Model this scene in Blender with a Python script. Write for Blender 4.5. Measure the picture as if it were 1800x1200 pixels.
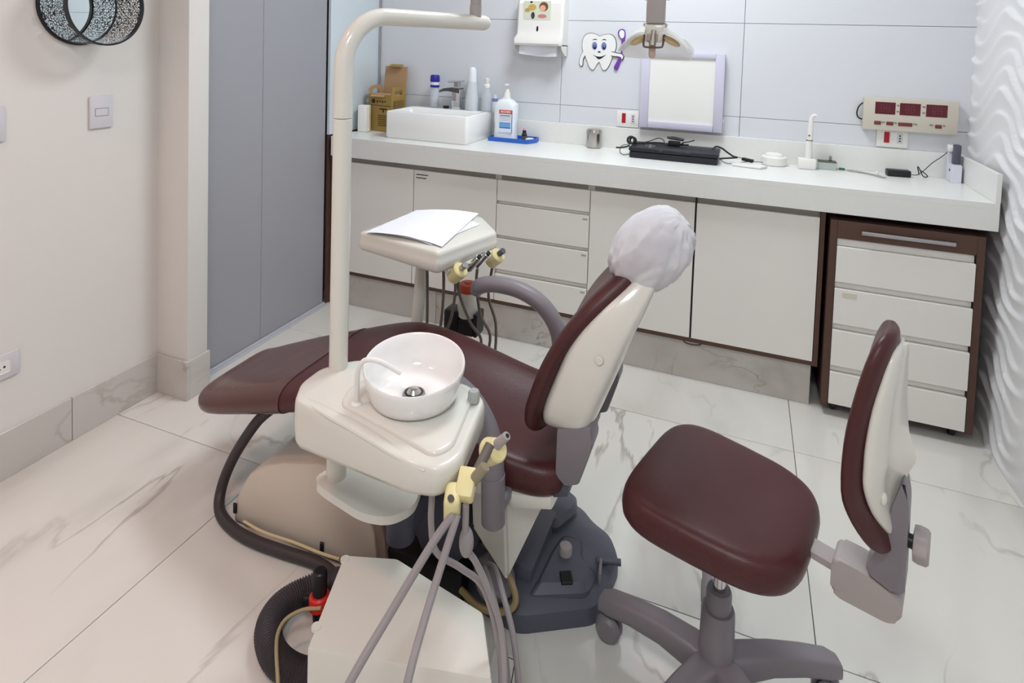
import bpy, bmesh, math, random
from mathutils import Vector, Matrix, Euler, noise
random.seed(7)
PI = math.pi
SC = bpy.context.scene
for o in list(bpy.data.objects): bpy.data.objects.remove(o)
COL = SC.collection

# ------------------------------------------------------------------ camera, world, exposure
CAM = Vector((-0.8577, -3.1126, 1.4157))
yaw, pitch, roll, FPX = -0.3724, 0.0503, 0.0309, 1086.65
fwd = Vector((math.sin(yaw)*math.cos(pitch), math.cos(yaw)*math.cos(pitch), -math.sin(pitch)))
rgt0 = Vector((math.cos(yaw), -math.sin(yaw), 0)); up0 = rgt0.cross(fwd)
rgt = rgt0*math.cos(roll) + up0*math.sin(roll); upv = -rgt0*math.sin(roll) + up0*math.cos(roll)
cd = bpy.data.cameras.new('camera'); cam = bpy.data.objects.new('camera', cd); COL.objects.link(cam)
cd.sensor_width = 36; cd.lens = 36*FPX/1800; cd.shift_x = (900-889.43)/1800; cd.shift_y = (129.2-600)/1800
cd.clip_start = 0.02
m3 = Matrix((rgt, upv, -fwd)).transposed()
cam.matrix_world = Matrix.Translation(CAM) @ m3.to_4x4()
SC.camera = cam
W = bpy.data.worlds.new('world'); SC.world = W; W.use_nodes = True
W.node_tree.nodes['Background'].inputs[0].default_value = (0.9, 0.95, 1, 1)
W.node_tree.nodes['Background'].inputs[1].default_value = 0.05
SC.view_settings.view_transform = 'Standard'; SC.view_settings.look = 'None'
SC.view_settings.gamma = 1; SC.view_settings.use_curve_mapping = False
SC.view_settings.exposure = 0.0
CEIL = 2.72
# ceiling main panel, added front fill, added warm tint (x, y, size, watts, colour)
LAMPS = [(-1.30, -0.85, 0.62, 23, (0.90, 0.96, 1.0)), (-1.00, -3.45, 0.62, 18, (0.91, 0.96, 1.0)),
         (-2.35, -2.75, 0.22, 5.0, (1.0, 0.47, 0.38))]

# ------------------------------------------------------------------ materials
def lin(c): return tuple(((v/255)/12.92 if v/255 <= 0.04045 else ((v/255+0.055)/1.055)**2.4) for v in c)
MATS = {}
def mat(name, rgb, rough=0.5, metal=0.0, var=0.04, nscale=6.0, bump=0.0, bscale=80.0, coat=0.0, spec=0.5,
        trans=0.0, ior=1.45, emis=None, estr=0.0, alpha=1.0, sheen=0.0, sss=0.0):
    if name in MATS: return MATS[name]
    m = bpy.data.materials.new(name); m.use_nodes = True; nt = m.node_tree; b = nt.nodes['Principled BSDF']
    c = lin(rgb)
    tc = nt.nodes.new('ShaderNodeTexCoord')
    n = nt.nodes.new('ShaderNodeTexNoise'); n.inputs['Scale'].default_value = nscale; n.inputs['Detail'].default_value = 4
    nt.links.new(tc.outputs['Object'], n.inputs['Vector'])
    mx = nt.nodes.new('ShaderNodeMix'); mx.data_type = 'RGBA'
    mx.inputs[6].default_value = (*[v*(1-var) for v in c], 1); mx.inputs[7].default_value = (*[min(1, v*(1+var)) for v in c], 1)
    nt.links.new(n.outputs['Fac'], mx.inputs[0]); nt.links.new(mx.outputs[2], b.inputs['Base Color'])
    b.inputs['Roughness'].default_value = rough; b.inputs['Metallic'].default_value = metal
    b.inputs['Specular IOR Level'].default_value = spec; b.inputs['Coat Weight'].default_value = coat
    b.inputs['Coat Roughness'].default_value = 0.08
    b.inputs['Transmission Weight'].default_value = trans; b.inputs['IOR'].default_value = ior
    b.inputs['Alpha'].default_value = alpha
    if sss: b.inputs['Subsurface Weight'].default_value = sss; b.inputs['Subsurface Radius'].default_value = (0.02, 0.02, 0.02)
    if emis: b.inputs['Emission Color'].default_value = (*lin(emis), 1); b.inputs['Emission Strength'].default_value = estr
    if bump:
        n2 = nt.nodes.new('ShaderNodeTexNoise'); n2.inputs['Scale'].default_value = bscale; n2.inputs['Detail'].default_value = 5
        nt.links.new(tc.outputs['Object'], n2.inputs['Vector'])
        bp = nt.nodes.new('ShaderNodeBump'); bp.inputs['Strength'].default_value = bump; bp.inputs['Distance'].default_value = 0.004
        nt.links.new(n2.outputs['Fac'], bp.inputs['Height']); nt.links.new(bp.outputs['Normal'], b.inputs['Normal'])
    MATS[name] = m; return m

def marble(name, base, vein, rough, sc=1.0):
    m = bpy.data.materials.new(name); m.use_nodes = True; nt = m.node_tree; N = nt.nodes; L = nt.links
    b = N['Principled BSDF']; tc = N.new('ShaderNodeTexCoord'); oi = N.new('ShaderNodeObjectInfo')
    mul = N.new('ShaderNodeVectorMath'); mul.operation = 'SCALE'; mul.inputs['Scale'].default_value = 37.0
    cmb = N.new('ShaderNodeCombineXYZ')
    for i in range(3): L.new(oi.outputs['Random'], cmb.inputs[i])
    L.new(cmb.outputs[0], mul.inputs[0])
    add = N.new('ShaderNodeVectorMath'); L.new(tc.outputs['Object'], add.inputs[0]); L.new(mul.outputs[0], add.inputs[1])
    rot = N.new('ShaderNodeMapping'); L.new(add.outputs[0], rot.inputs[0]); rot.inputs['Rotation'].default_value = (0.3, 0.2, 0.7)
    rot.inputs['Scale'].default_value = (1.0*sc, 0.42*sc, 1.0*sc)
    def veins(scale, width, dist):
        n = N.new('ShaderNodeTexNoise'); n.inputs['Scale'].default_value = scale; n.inputs['Detail'].default_value = 5.5
        n.inputs['Roughness'].default_value = 0.52; n.inputs['Distortion'].default_value = dist
        L.new(rot.outputs[0], n.inputs['Vector'])
        s = N.new('ShaderNodeMath'); s.operation = 'SUBTRACT'; s.inputs[1].default_value = 0.5; L.new(n.outputs['Fac'], s.inputs[0])
        a = N.new('ShaderNodeMath'); a.operation = 'ABSOLUTE'; L.new(s.outputs[0], a.inputs[0])
        r = N.new('ShaderNodeMapRange'); r.inputs[1].default_value = 0; r.inputs[2].default_value = width
        r.inputs[3].default_value = 1; r.inputs[4].default_value = 0; L.new(a.outputs[0], r.inputs[0]); return r
    v1 = veins(1.7, 0.012, 0.6); v2 = veins(1.1, 0.07, 0.3)
    msk = N.new('ShaderNodeTexNoise'); msk.inputs['Scale'].default_value = 2.6; msk.inputs['Detail'].default_value = 2
    L.new(rot.outputs[0], msk.inputs['Vector'])
    mr = N.new('ShaderNodeMapRange'); mr.inputs[1].default_value = 0.42; mr.inputs[2].default_value = 0.66; L.new(msk.outputs['Fac'], mr.inputs[0])
    p1 = N.new('ShaderNodeMath'); p1.operation = 'MULTIPLY'; L.new(v1.outputs[0], p1.inputs[0])
    mr2 = N.new('ShaderNodeMath'); mr2.operation = 'MULTIPLY'; mr2.inputs[1].default_value = 0.62; L.new(mr.outputs[0], mr2.inputs[0]); L.new(mr2.outputs[0], p1.inputs[1])
    p2 = N.new('ShaderNodeMath'); p2.operation = 'MULTIPLY'; L.new(v2.outputs[0], p2.inputs[0]); L.new(mr.outputs[0], p2.inputs[1])
    p3 = N.new('ShaderNodeMath'); p3.operation = 'MULTIPLY'; L.new(p2.outputs[0], p3.inputs[0]); p3.inputs[1].default_value = 0.30
    mxx = N.new('ShaderNodeMath'); mxx.operation = 'MAXIMUM'; L.new(p1.outputs[0], mxx.inputs[0]); L.new(p3.outputs[0], mxx.inputs[1])
    cl = N.new('ShaderNodeTexNoise'); cl.inputs['Scale'].default_value = 1.4; cl.inputs['Detail'].default_value = 3; L.new(rot.outputs[0], cl.inputs['Vector'])
    c0 = N.new('ShaderNodeMix'); c0.data_type = 'RGBA'; bb = lin(base)
    c0.inputs[6].default_value = (*[v*0.93 for v in bb], 1); c0.inputs[7].default_value = (*[min(1, v*1.05) for v in bb], 1)
    L.new(cl.outputs['Fac'], c0.inputs[0])
    c1 = N.new('ShaderNodeMix'); c1.data_type = 'RGBA'; L.new(mxx.outputs[0], c1.inputs[0]); L.new(c0.outputs[2], c1.inputs[6])
    c1.inputs[7].default_value = (*lin(vein), 1); L.new(c1.outputs[2], b.inputs['Base Color'])
    b.inputs['Roughness'].default_value = rough; b.inputs['Specular IOR Level'].default_value = 0.5
    MATS[name] = m; return m

def lace(name):
    m = bpy.data.materials.new(name); m.use_nodes = True; nt = m.node_tree; N = nt.nodes; L = nt.links
    b = N['Principled BSDF']; b.inputs['Base Color'].default_value = (*lin((22, 20, 24)), 1); b.inputs['Roughness'].default_value = 0.5
    tc = N.new('ShaderNodeTexCoord'); v = N.new('ShaderNodeTexVoronoi'); v.feature = 'DISTANCE_TO_EDGE'; v.inputs['Scale'].default_value = 120
    L.new(tc.outputs['Object'], v.inputs['Vector'])
    g = N.new('ShaderNodeMath'); g.operation = 'LESS_THAN'; g.inputs[1].default_value = 0.13; L.new(v.outputs['Distance'], g.inputs[0])
    L.new(g.outputs[0], b.inputs['Alpha']); MATS[name] = m; return m

plaster = mat('plaster', (227, 223, 218), 0.75, var=0.015, bump=0.05, bscale=120)
ceilm = mat('ceiling_paint', (236, 236, 234), 0.85, var=0.01)
tilew = mat('white_tile', (219, 221, 226), 0.22, var=0.01, spec=0.45)
groutm = mat('grout', (178, 178, 178), 0.9, var=0.1)
groutd = mat('floor_grout', (96, 92, 88), 0.9, var=0.1)
wavem = mat('wave_panel', (232, 231, 232), 0.5, var=0.01)
marb = marble('marble', (222, 219, 212), (132, 122, 112), 0.10)
marbb = marble('marble_skirting', (203, 198, 192), (136, 122, 104), 0.16, 1.5)
quartz = mat('quartz', (232, 232, 228), 0.30, var=0.02, nscale=40)
mdf = mat('white_melamine', (236, 233, 227), 0.42, var=0.015)
mdfg = mat('grip_channel', (176, 170, 162), 0.5, var=0.04)  # greyed for the shadow in the grip recess; small tags share it
walnut = mat('walnut', (84, 58, 48), 0.5, var=0.18, nscale=14, bump=0.05)
alu = mat('aluminium', (178, 178, 180), 0.32, 0.9, var=0.05)
steel = mat('steel', (190, 186, 180), 0.22, 1.0, var=0.05)
chrome = mat('chrome', (214, 214, 216), 0.08, 1.0, var=0.02)
doorm = mat('grey_door', (163, 163, 169), 0.42, var=0.02)
plastw = mat('white_plastic', (236, 234, 230), 0.35, var=0.02)
switchm = mat('switch_plastic', (214, 212, 216), 0.4, var=0.02)
enamel = mat('cream_enamel', (221, 219, 210), 0.22, var=0.02, coat=0.25)
enamel2 = mat('beige_plastic', (205, 194, 180), 0.35, var=0.03)
ceram = mat('ceramic', (244, 243, 241), 0.06, var=0.01, coat=0.4)
leather = mat('maroon_leather', (74, 37, 38), 0.36, var=0.10, nscale=5, bump=0.10, bscale=260, spec=0.36)
leather2 = mat('maroon_leather_worn', (90, 60, 57), 0.20, var=0.18, nscale=7, bump=0.35, bscale=16)
greyp = mat('grey_plastic', (128, 122, 128), 0.42, var=0.05)
greyl = mat('grey_light_plastic', (168, 160, 158), 0.45, var=0.05)
slate = mat('slate_plastic', (84, 85, 98), 0.45, var=0.08)
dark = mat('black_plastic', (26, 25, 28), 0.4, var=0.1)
darkr = mat('black_rubber', (40, 37, 40), 0.55, var=0.12)
navy = mat('black_case', (30, 30, 40), 0.45, var=0.08)
hosem = mat('grey_hose', (150, 143, 144), 0.40, var=0.06)
hoseb = mat('brown_hose', (108, 98, 92), 0.45, var=0.06)
cream = mat('yellowed_plastic', (226, 214, 160), 0.4, var=0.10, nscale=20)
clearm = mat('clear_plastic', (236, 242, 248), 0.08, alpha=0.32, var=0.0, spec=0.8)
filmm = mat('clear_film', (150, 120, 112), 0.14, var=0.05, alpha=0.22, bump=0.5, bscale=22, spec=0.8)
paperm = mat('paper', (238, 240, 248), 0.8, var=0.01)
cardb = mat('cardboard', (160, 130, 70), 0.75, var=0.08)
cardi = mat('cardboard_inside', (182, 146, 108), 0.8, var=0.06)
inkm = mat('dark_ink', (60, 40, 26), 0.7, var=0.1)
redp = mat('red_plastic', (172, 20, 40), 0.35, var=0.05)
bluep = mat('blue_plastic', (40, 100, 190), 0.35, var=0.04)
bluecap = mat('blue_cap', (46, 40, 150), 0.35, var=0.04)
pinkp = mat('pink_cap', (232, 160, 196), 0.4, var=0.03)
orangep = mat('orange_plastic', (196, 74, 36), 0.35, var=0.1, nscale=30)
purplep = mat('purple_paint', (112, 62, 160), 0.4, var=0.05)
beigep = mat('beige_panel', (206, 198, 184), 0.45, var=0.02)
screenm = mat('red_screen', (92, 24, 36), 0.12, var=0.10, nscale=30)
buttonm = mat('maroon_button', (116, 52, 52), 0.4, var=0.05)
fabricw = mat('nonwoven', (238, 236, 242), 0.85, var=0.03, alpha=0.66, bump=0.3, bscale=60)
lacem = lace('lace')
mirrorm = mat('mirror_glass', (225, 236, 236), 0.02, 1.0, var=0.0)
frost = mat('frosted_glass', (212, 222, 228), 0.32, var=0.02, spec=0.8, coat=0.3)
framel = mat('lilac_frame', (206, 204, 222), 0.4, var=0.02)
opal = mat('opal_acrylic', (238, 238, 234), 0.3, var=0.01)
toothw = mat('tooth_white', (236, 236, 234), 0.5, var=0.01)
green = mat('green_plastic', (30, 110, 86), 0.4)
glassb = mat('glass_box', (176, 184, 178), 0.15, var=0.05, spec=0.7)

# ------------------------------------------------------------------ mesh helpers
def new(): return bmesh.new()
def box(bm, c, s, bev=0.0, seg=2, rot=None):
    mt = Matrix.Translation(c)
    if rot is not None: mt = mt @ (rot.to_matrix().to_4x4() if isinstance(rot, Euler) else rot.to_4x4())
    mt = mt @ Matrix.Diagonal((*s, 1))
    r = bmesh.ops.create_cube(bm, size=1, matrix=mt)
    if bev > 0:
        es = list({e for v in r['verts'] for e in v.link_edges})
        bmesh.ops.bevel(bm, geom=es, offset=bev, segments=seg, profile=0.5, affect='EDGES')
    return bm
def b2(bm, a, b, bev=0.0, seg=2):
    return box(bm, [(a[i]+b[i])/2 for i in range(3)], [abs(b[i]-a[i]) for i in range(3)], bev, seg)
def prism(bm, pts, plane, a, b, bev=0.0, seg=2, bev_all=False):
    def P(u, v, w): return {'XY': (u, v, w), 'XZ': (u, w, v), 'YZ': (w, u, v)}[plane]
    lo = [bm.verts.new(P(u, v, a)) for u, v in pts]; hi = [bm.verts.new(P(u, v, b)) for u, v in pts]
    n = len(pts); f0 = bm.faces.new(lo); f1 = bm.faces.new(hi[::-1])
    sides = [bm.faces.new((lo[i], hi[i], hi[(i+1) % n], lo[(i+1) % n])) for i in range(n)]
    if bev > 0:
        es = list(set(f0.edges) | set(f1.edges))
        if bev_all: es = list({e for f in sides for e in f.edges} | set(es))
        bmesh.ops.bevel(bm, geom=es, offset=bev, segments=seg, profile=0.5, affect='EDGES')
    return bm
def catmull(pts, k=6):
    pts = [Vector(p) for p in pts]
    if len(pts) < 3: return pts
    P = [pts[0]*2-pts[1]] + pts + [pts[-1]*2-pts[-2]]; out = []
    for i in range(1, len(P)-2):
        for j in range(k):
            t = j/k; a, b, c, d = P[i-1:i+3]
            out.append(0.5*((2*b) + (c-a)*t + (2*a-5*b+4*c-d)*t*t + (3*b-a-3*c+d)*t**3))
    return out + [pts[-1]]
def tube(bm, pts, r, n=10, k=6, cap=True, flat=None):
    P = catmull(pts, k) if k > 1 else [Vector(p) for p in pts]
    m = len(P); rad = (lambda i: r) if not callable(r) else (lambda i: r(i/(m-1)))
    t = (P[1]-P[0]).normalized(); up = Vector((0, 0, 1)) if abs(t.z) < 0.9 else Vector((1, 0, 0))
    nx = t.cross(up).normalized(); rings = []
    for i in range(m):
        t2 = (P[min(i+1, m-1)]-P[max(i-1, 0)]).normalized()
        q = t.rotation_difference(t2); nx = (q @ nx).normalized(); t = t2; ny = t.cross(nx); R = rad(i)
        fx, fy = flat if flat else (1, 1)
        rings.append([bm.verts.new(P[i] + (nx*math.cos(2*PI*j/n)*fx + ny*math.sin(2*PI*j/n)*fy)*R) for j in range(n)])
    for a, b in zip(rings, rings[1:]):
        for j in range(n): bm.faces.new((a[j], a[(j+1) % n], b[(j+1) % n], b[j]))
    if cap: bm.faces.new(rings[0][::-1]); bm.faces.new(rings[-1])
    return bm
def loft(bm, rings, cap=True, closed=False):
    R = [[bm.verts.new(p) for p in r] for r in rings]; n = len(R[0])
    prs = list(zip(R, R[1:])) + ([(R[-1], R[0])] if closed else [])
    for a, b in prs:
        for j in range(n): bm.faces.new((a[j], a[(j+1) % n], b[(j+1) % n], b[j]))
    if cap and not closed: bm.faces.new(R[0][::-1]); bm.faces.new(R[-1])
    return bm
def lathe(bm, prof, c=(0, 0, 0), n=24, mt=None):
    mt = mt or Matrix.Identity(3); c = Vector(c); rings = []
    for r, z in prof:
        rings.append([c + mt @ Vector((max(r, 1e-5)*math.cos(2*PI*j/n), max(r, 1e-5)*math.sin(2*PI*j/n), z)) for j in range(n)])
    return loft(bm, rings)
def axis_m(d):
    return Vector((0, 0, 1)).rotation_difference(Vector(d).normalized()).to_matrix()
def cyl(bm, a, b, r, r2=None, n=16, bev=0.0):
    a = Vector(a); b = Vector(b); L = (b-a).length; r2 = r if r2 is None else r2
    pr = [(r, 0), (r2, L)] if bev <= 0 else [(r-bev, 0), (r, bev), (r2, L-bev), (r2-bev, L)]
    return lathe(bm, pr, a, n, axis_m(b-a))
def torus(bm, c, R, r, ax, n=40, k=8):
    mt = axis_m(ax); c = Vector(c)
    rings = [[c + mt @ Vector(((R+r*math.cos(2*PI*j/k))*math.cos(2*PI*i/n), (R+r*math.cos(2*PI*j/k))*math.sin(2*PI*i/n), r*math.sin(2*PI*j/k))) for j in range(k)] for i in range(n)]
    return loft(bm, rings, closed=True)
def sph(bm, c, s, n=16, m=10, rot=None):
    rings = []; mt = rot or Matrix.Identity(3)
    for i in range(m+1):
        a = -PI/2 + PI*i/m; rr = max(math.cos(a), 1e-3)
        rings.append([Vector(c) + mt @ Vector((s[0]*rr*math.cos(2*PI*j/n), s[1]*rr*math.sin(2*PI*j/n), s[2]*math.sin(a))) for j in range(n)])
    return loft(bm, rings)
def srect(hw, hh, e=3.0, n=28):
    out = []
    for j in range(n):
        a = 2*PI*j/n; c, s = math.cos(a), math.sin(a)
        out.append((hw*math.copysign(abs(c)**(2/e), c), hh*math.copysign(abs(s)**(2/e), s)))
    return out

# ------------------------------------------------------------------ object helpers
def wloc(o):
    v = Vector(o.location); p = o.parent
    while p: v = v + Vector(p.location); p = p.parent
    return v
def obj(name, bm, m, parent=None, local=False, sharp=35, label=None, kind=None):
    bmesh.ops.recalc_face_normals(bm, faces=bm.faces)
    if parent is not None and not local:
        bmesh.ops.translate(bm, vec=-wloc(parent), verts=bm.verts)
    me = bpy.data.meshes.new(name); bm.to_mesh(me); bm.free()
    me.polygons.foreach_set('use_smooth', [True]*len(me.polygons)); me.set_sharp_from_angle(angle=math.radians(sharp))
    me.materials.append(m)
    o = bpy.data.objects.new(name, me); COL.objects.link(o)
    if parent is not None: o.parent = parent
    if label: o['label'] = label
    if kind: o['kind'] = kind
    return o
def mesh(name, bm, m, label, cat, group=None, sharp=35):
    # single-mesh thing: origin at its base centre
    bm.verts.ensure_lookup_table(); xs = [v.co for v in bm.verts]
    c = Vector(((min(v.x for v in xs)+max(v.x for v in xs))/2, (min(v.y for v in xs)+max(v.y for v in xs))/2, min(v.z for v in xs)))
    bmesh.ops.translate(bm, vec=-c, verts=bm.verts)
    o = obj(name, bm, m, None, sharp=sharp); o.location = c; o['label'] = label; o['category'] = cat
    if group: o['group'] = group
    return o
def thing(name, label, cat, loc=(0, 0, 0), group=None, rz=0.0):
    o = bpy.data.objects.new(name, None); COL.objects.link(o); o.location = loc; o.rotation_euler = (0, 0, rz)
    o.empty_display_size = 0.05; o['label'] = label; o['category'] = cat
    if group: o['group'] = group
    return o
def struct(name, bm, m, label=None, sharp=35):
    o = obj(name, bm, m, None, sharp=sharp); o['kind'] = 'structure'
    if label: o['label'] = label
    return o
def copy_part(src, parent, loc):
    c = src.copy(); COL.objects.link(c); c.parent = parent; c.location = loc; return c
def text_bm(s, size, mt, bold=0.0):
    cu = bpy.data.curves.new('t', 'FONT'); cu.body = s; cu.size = size; cu.align_x = 'CENTER'; cu.align_y = 'CENTER'; cu.offset = bold; cu.extrude = 0.0002
    o = bpy.data.objects.new('t', cu); COL.objects.link(o)
    me = bpy.data.meshes.new_from_object(o); bm = bmesh.new(); bm.from_mesh(me); bm.transform(mt)
    bpy.data.objects.remove(o); bpy.data.curves.remove(cu); bpy.data.meshes.remove(me); return bm
WALLTXT = Matrix.Rotation(PI/2, 4, 'X')   # upright text facing -Y

# ================================================================== THE ROOM
XW, YF = -2.974, -4.35  # coordinates from here on mostly unprojected from image pixels, then written as constants
# floor: grout bed + tiles
fl = struct('floor', b2(new(), (XW-0.12, YF-0.1, -0.05), (0.12, 0.12, -0.004)), groutd, 'polished white marble-look tile floor with thin dark joints')
TS = 0.8068; X0, Y0 = -2.2546, -0.7490
xs = [XW-0.05] + [X0+TS*k for k in range(0, 3)] + [0.05]
ys = [YF-0.05] + sorted(Y0-TS*k for k in range(0, 5)) + [0.05]
ys = [y for y in ys if y >= YF-0.05]
for i in range(len(xs)-1):
    for j in range(len(ys)-1):
        g = 0.0012; a = (xs[i]+g, ys[j]+g); b = (xs[i+1]-g, ys[j+1]-g)
        c = Vector(((a[0]+b[0])/2, (a[1]+b[1])/2, 0))
        t = obj('floor_tile', box(new(), (0, 0, -0.005), (b[0]-a[0], b[1]-a[1], 0.010), 0.0008, 1), marb, fl, local=True); t.location = c
# back wall with large tiles
wb = struct('wall_back', b2(new(), (XW-0.12, 0.008, 0), (0.12, 0.12, CEIL)), groutm, 'white glazed tile wall behind the counter')
vx = [-3.09, -1.763, -0.881, 0.03]; hz = [0, 0.218, 0.658, 1.098, 1.539, 1.980, 2.42, CEIL]
for i in range(3):
    for j in range(7):
        a, b = vx[i]+0.001, vx[i+1]-0.001; z0, z1 = hz[j]+0.001, hz[j+1]-0.001
        t = obj('wall_tile', box(new(), (0, 0, 0), (b-a, 0.008, z1-z0), 0.0012, 1), tilew, wb, local=True); t.location = ((a+b)/2, 0.004, (z0+z1)/2)
# right wall with wave relief panels (shared mesh)
wr = struct('wall_right', b2(new(), (0.022, YF-0.1, 0), (0.14, 0.12, CEIL)), plaster, 'white wall clad in wavy relief panels')
PS = 0.54; NZ, NY = 96, 30
def wave_h(u, v):   # u along wall, v up, both 0..1
    ph = v*7 + 0.85*math.sin(2*PI*u+2.4) + 0.16*math.sin(2*PI*v + 2*PI*u) + 0.10*math.sin(4*PI*u+4*PI*v)
    s = ph - math.floor(ph)
    amp = 0.70 + 0.30*math.sin(2*PI*(u*1+v*2)+0.6)
    prof = (s/0.80)**1.4 if s < 0.80 else 0.5+0.5*math.cos(PI*(s-0.80)/0.20)
    return -0.0125*amp*prof
bm = new(); G = [[bm.verts.new((wave_h(i/NY, j/NZ), PS*i/NY, PS*j/NZ)) for j in range(NZ+1)] for i in range(NY+1)]
for i in range(NY):
    for j in range(NZ): bm.faces.new((G[i][j], G[i+1][j], G[i+1][j+1], G[i][j+1]))
bmesh.ops.translate(bm, vec=(0.0215, -PS/2, -PS/2), verts=bm.verts)
pan0 = obj('wave_panel', bm, wavem, wr, local=True, sharp=80)
first = True
for i in range(8):
    for j in range(5):
        loc = (0.0, -PS/2-PS*i, PS/2+PS*j)
        if first: pan0.location = loc; first = False
        else: copy_part(pan0, wr, loc)
# left wall, pillar, skirting
wl = struct('wall_left', b2(new(), (XW-0.12, YF-0.1, 0), (XW, -1.18, CEIL)), plaster, 'off-white plastered wall on the left')
obj('pillar', b2(new(), (XW-0.05, -1.383, 0), (-2.815, -1.288, CEIL), 0.004, 2), plaster, wl)
wf = struct('wall_front', b2(new(), (XW-0.12, YF-0.1, 0), (0.12, YF, CEIL)), plaster)
struct('ceiling', b2(new(), (XW-0.12, YF-0.1, CEIL), (0.14, 0.12, CEIL+0.08)), ceilm)
# wall closing the far left corner behind the sliding door
obj('return_wall', b2(new(), (XW-0.12, -1.18, 0), (XW-0.06, 0.02, CEIL)), plaster, wl)
bz = 0.152
bl = struct('baseboard_left', b2(new(), (XW, -1.72, 0.0), (XW+0.012, -1.395, bz), 0.001, 1), marbb, 'tall marble skirting along the left wall')
y = -1.7225; ylist = [(-2.5285, -1.7225), (-3.335, -2.531), (YF, -3.338)]
for a, b in ylist: obj('skirting_piece', b2(new(), (XW, a, 0), (XW+0.012, b, bz), 0.001, 1), marbb, bl)
obj('skirting_piece', b2(new(), (XW, -1.395, 0), (-2.803, -1.383, bz), 0.001, 1), marbb, bl)
obj('skirting_piece', b2(new(), (-2.815, -1.383, 0), (-2.803, -1.285, bz), 0.001, 1), marbb, bl)
# grey sliding door with floor track
dr = struct('door_1', b2(new(), (-2.932, -1.30, 0.0), (-2.885, -0.44, 0.010), 0.002, 1), mat('track_paint', (196, 196, 204), 0.35), 'grey sliding door panels on a floor track')
obj('door_panel', b2(new(), (-2.925, -1.30, 0.012), (-2.897, -0.9115, CEIL), 0.0015, 1), doorm, dr)
obj('door_panel', b2(new(), (-2.925, -0.9100, 0.012), (-2.897, -0.462, CEIL), 0.0015, 1), doorm, dr)
obj('track_rail', b2(new(), (-2.884, -1.285, 0.0), (-2.868, -0.44, 0.006), 0.0015, 1), MATS['track_paint'], dr)
# satin glass panel at the counter's left end
wn = struct('window_1', b2(new(), (-2.892, -0.456, 0.905), (-2.876, -0.004, CEIL), 0.001, 1), frost, 'satin glass screen at the end of the counter')
obj('edge_profile', b2(new(), (-2.876, -0.012, 0.905), (-2.864, -0.002, CEIL), 0.001, 1), alu, wn)
obj('lower_panel', b2(new(), (-2.892, -0.456, 0.0), (-2.880, -0.004, 0.900), 0.001, 1), walnut, wn)

# ceiling luminaires; front fill and warm floor tint are added
for i, (x, y, s, w, c) in enumerate(LAMPS):
    t = thing('ceiling_light', ['square ceiling light panel over the dental chair', 'added square ceiling fill light at the front of the room', 'small added warm ceiling light tinting the left floor'][i], 'ceiling light', (x, y, CEIL-0.03))
    bm = new()
    for dx, dy, sx, sy in ((0, s/2, s+0.04, 0.03), (0, -s/2, s+0.04, 0.03), (s/2, 0, 0.03, s-0.03), (-s/2, 0, 0.03, s-0.03)):
        box(bm, (dx, dy, 0.015), (sx, sy, 0.03), 0.003, 1)
    obj('frame', bm, plastw, t, local=True)
    e = bpy.data.materials.new('lamp_diffuser'); e.use_nodes = True; b = e.node_tree.nodes['Principled BSDF']
    b.inputs['Emission Color'].default_value = (*c, 1); b.inputs['Emission Strength'].default_value = 6.0; b.inputs['Base Color'].default_value = (0.9, 0.9, 0.9, 1)
    obj('diffuser', box(new(), (0, 0, 0.018), (s-0.03, s-0.03, 0.01)), e, t, local=True)
    ld = bpy.data.lights.new('panel_light', 'AREA'); ld.shape = 'SQUARE'; ld.size = s-0.04; ld.energy = w; ld.color = c
    if i == 2: ld.spread = math.radians(110)
    lo = bpy.data.objects.new('panel_light', ld); COL.objects.link(lo); lo.parent = t; lo.location = (0, 0, 0.008)

# ================================================================== COUNTER AND CABINETS
D = 0.460
ct = thing('countertop', 'long white stone countertop with thick front apron and low backsplash', 'countertop', (-1.43, -0.23, 0.9))
obj('slab', b2(new(), (-2.862, -D, 0.878), (-0.004, -0.002, 0.9), 0.001, 1), quartz, ct)
obj('apron', b2(new(), (-2.862, -D, 0.799), (-0.004, -D+0.022, 0.8785), 0.0012, 1), quartz, ct)
obj('backsplash', b2(new(), (-2.862, -0.018, 0.9), (-0.019, -0.002, 1.005), 0.0012, 1), quartz, ct)
obj('side_splash', b2(new(), (-0.019, -D, 0.9), (-0.003, -0.002, 1.005), 0.0012, 1), quartz, ct)
YC = -0.43
def cabinet(name, label, x0, x1, side_right=False):
    t = thing(name, label, 'cabinet', ((x0+x1)/2, YC/2, 0.17))
    bm = new()
    b2(bm, (x0, YC+0.02, 0.172), (x0+0.015, -0.02, 0.79)); b2(bm, (x1-0.015, YC+0.02, 0.172), (x1, -0.02, 0.79))
    b2(bm, (x0+0.015, -0.035, 0.172), (x1-0.015, -0.02, 0.79))
    obj('carcass', bm, mdf, t)
    obj('bottom_panel', b2(new(), (x0, YC+0.001, 0.172), (x1, -0.02, 0.190), 0.0008, 1), walnut, t)
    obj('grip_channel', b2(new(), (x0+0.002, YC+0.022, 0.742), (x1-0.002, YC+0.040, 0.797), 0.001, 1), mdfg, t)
    return t
def front(t, name, x0, x1, z0, z1):
    bm = new(); box(bm, ((x0+x1)/2, YC+0.009, (z0+z1)/2), (x1-x0, 0.018, z1-z0), 0.0012, 1); return obj(name, bm, mdf, t)
DT = 0.768
c1 = cabinet('base_cabinet', 'white two-door base cabinet under the basin with a small vent grille', -2.858, -1.934)
front(c1, 'door', -2.856, -2.384, 0.190, DT); d = front(c1, 'door', -2.380, -1.9355, 0.190, DT)
bm = new(); box(bm, (-2.330, YC-0.0012, 0.738), (0.075, 0.003, 0.034), 0.001, 1); v = obj('vent_plate', bm, mdf, d)
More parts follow.
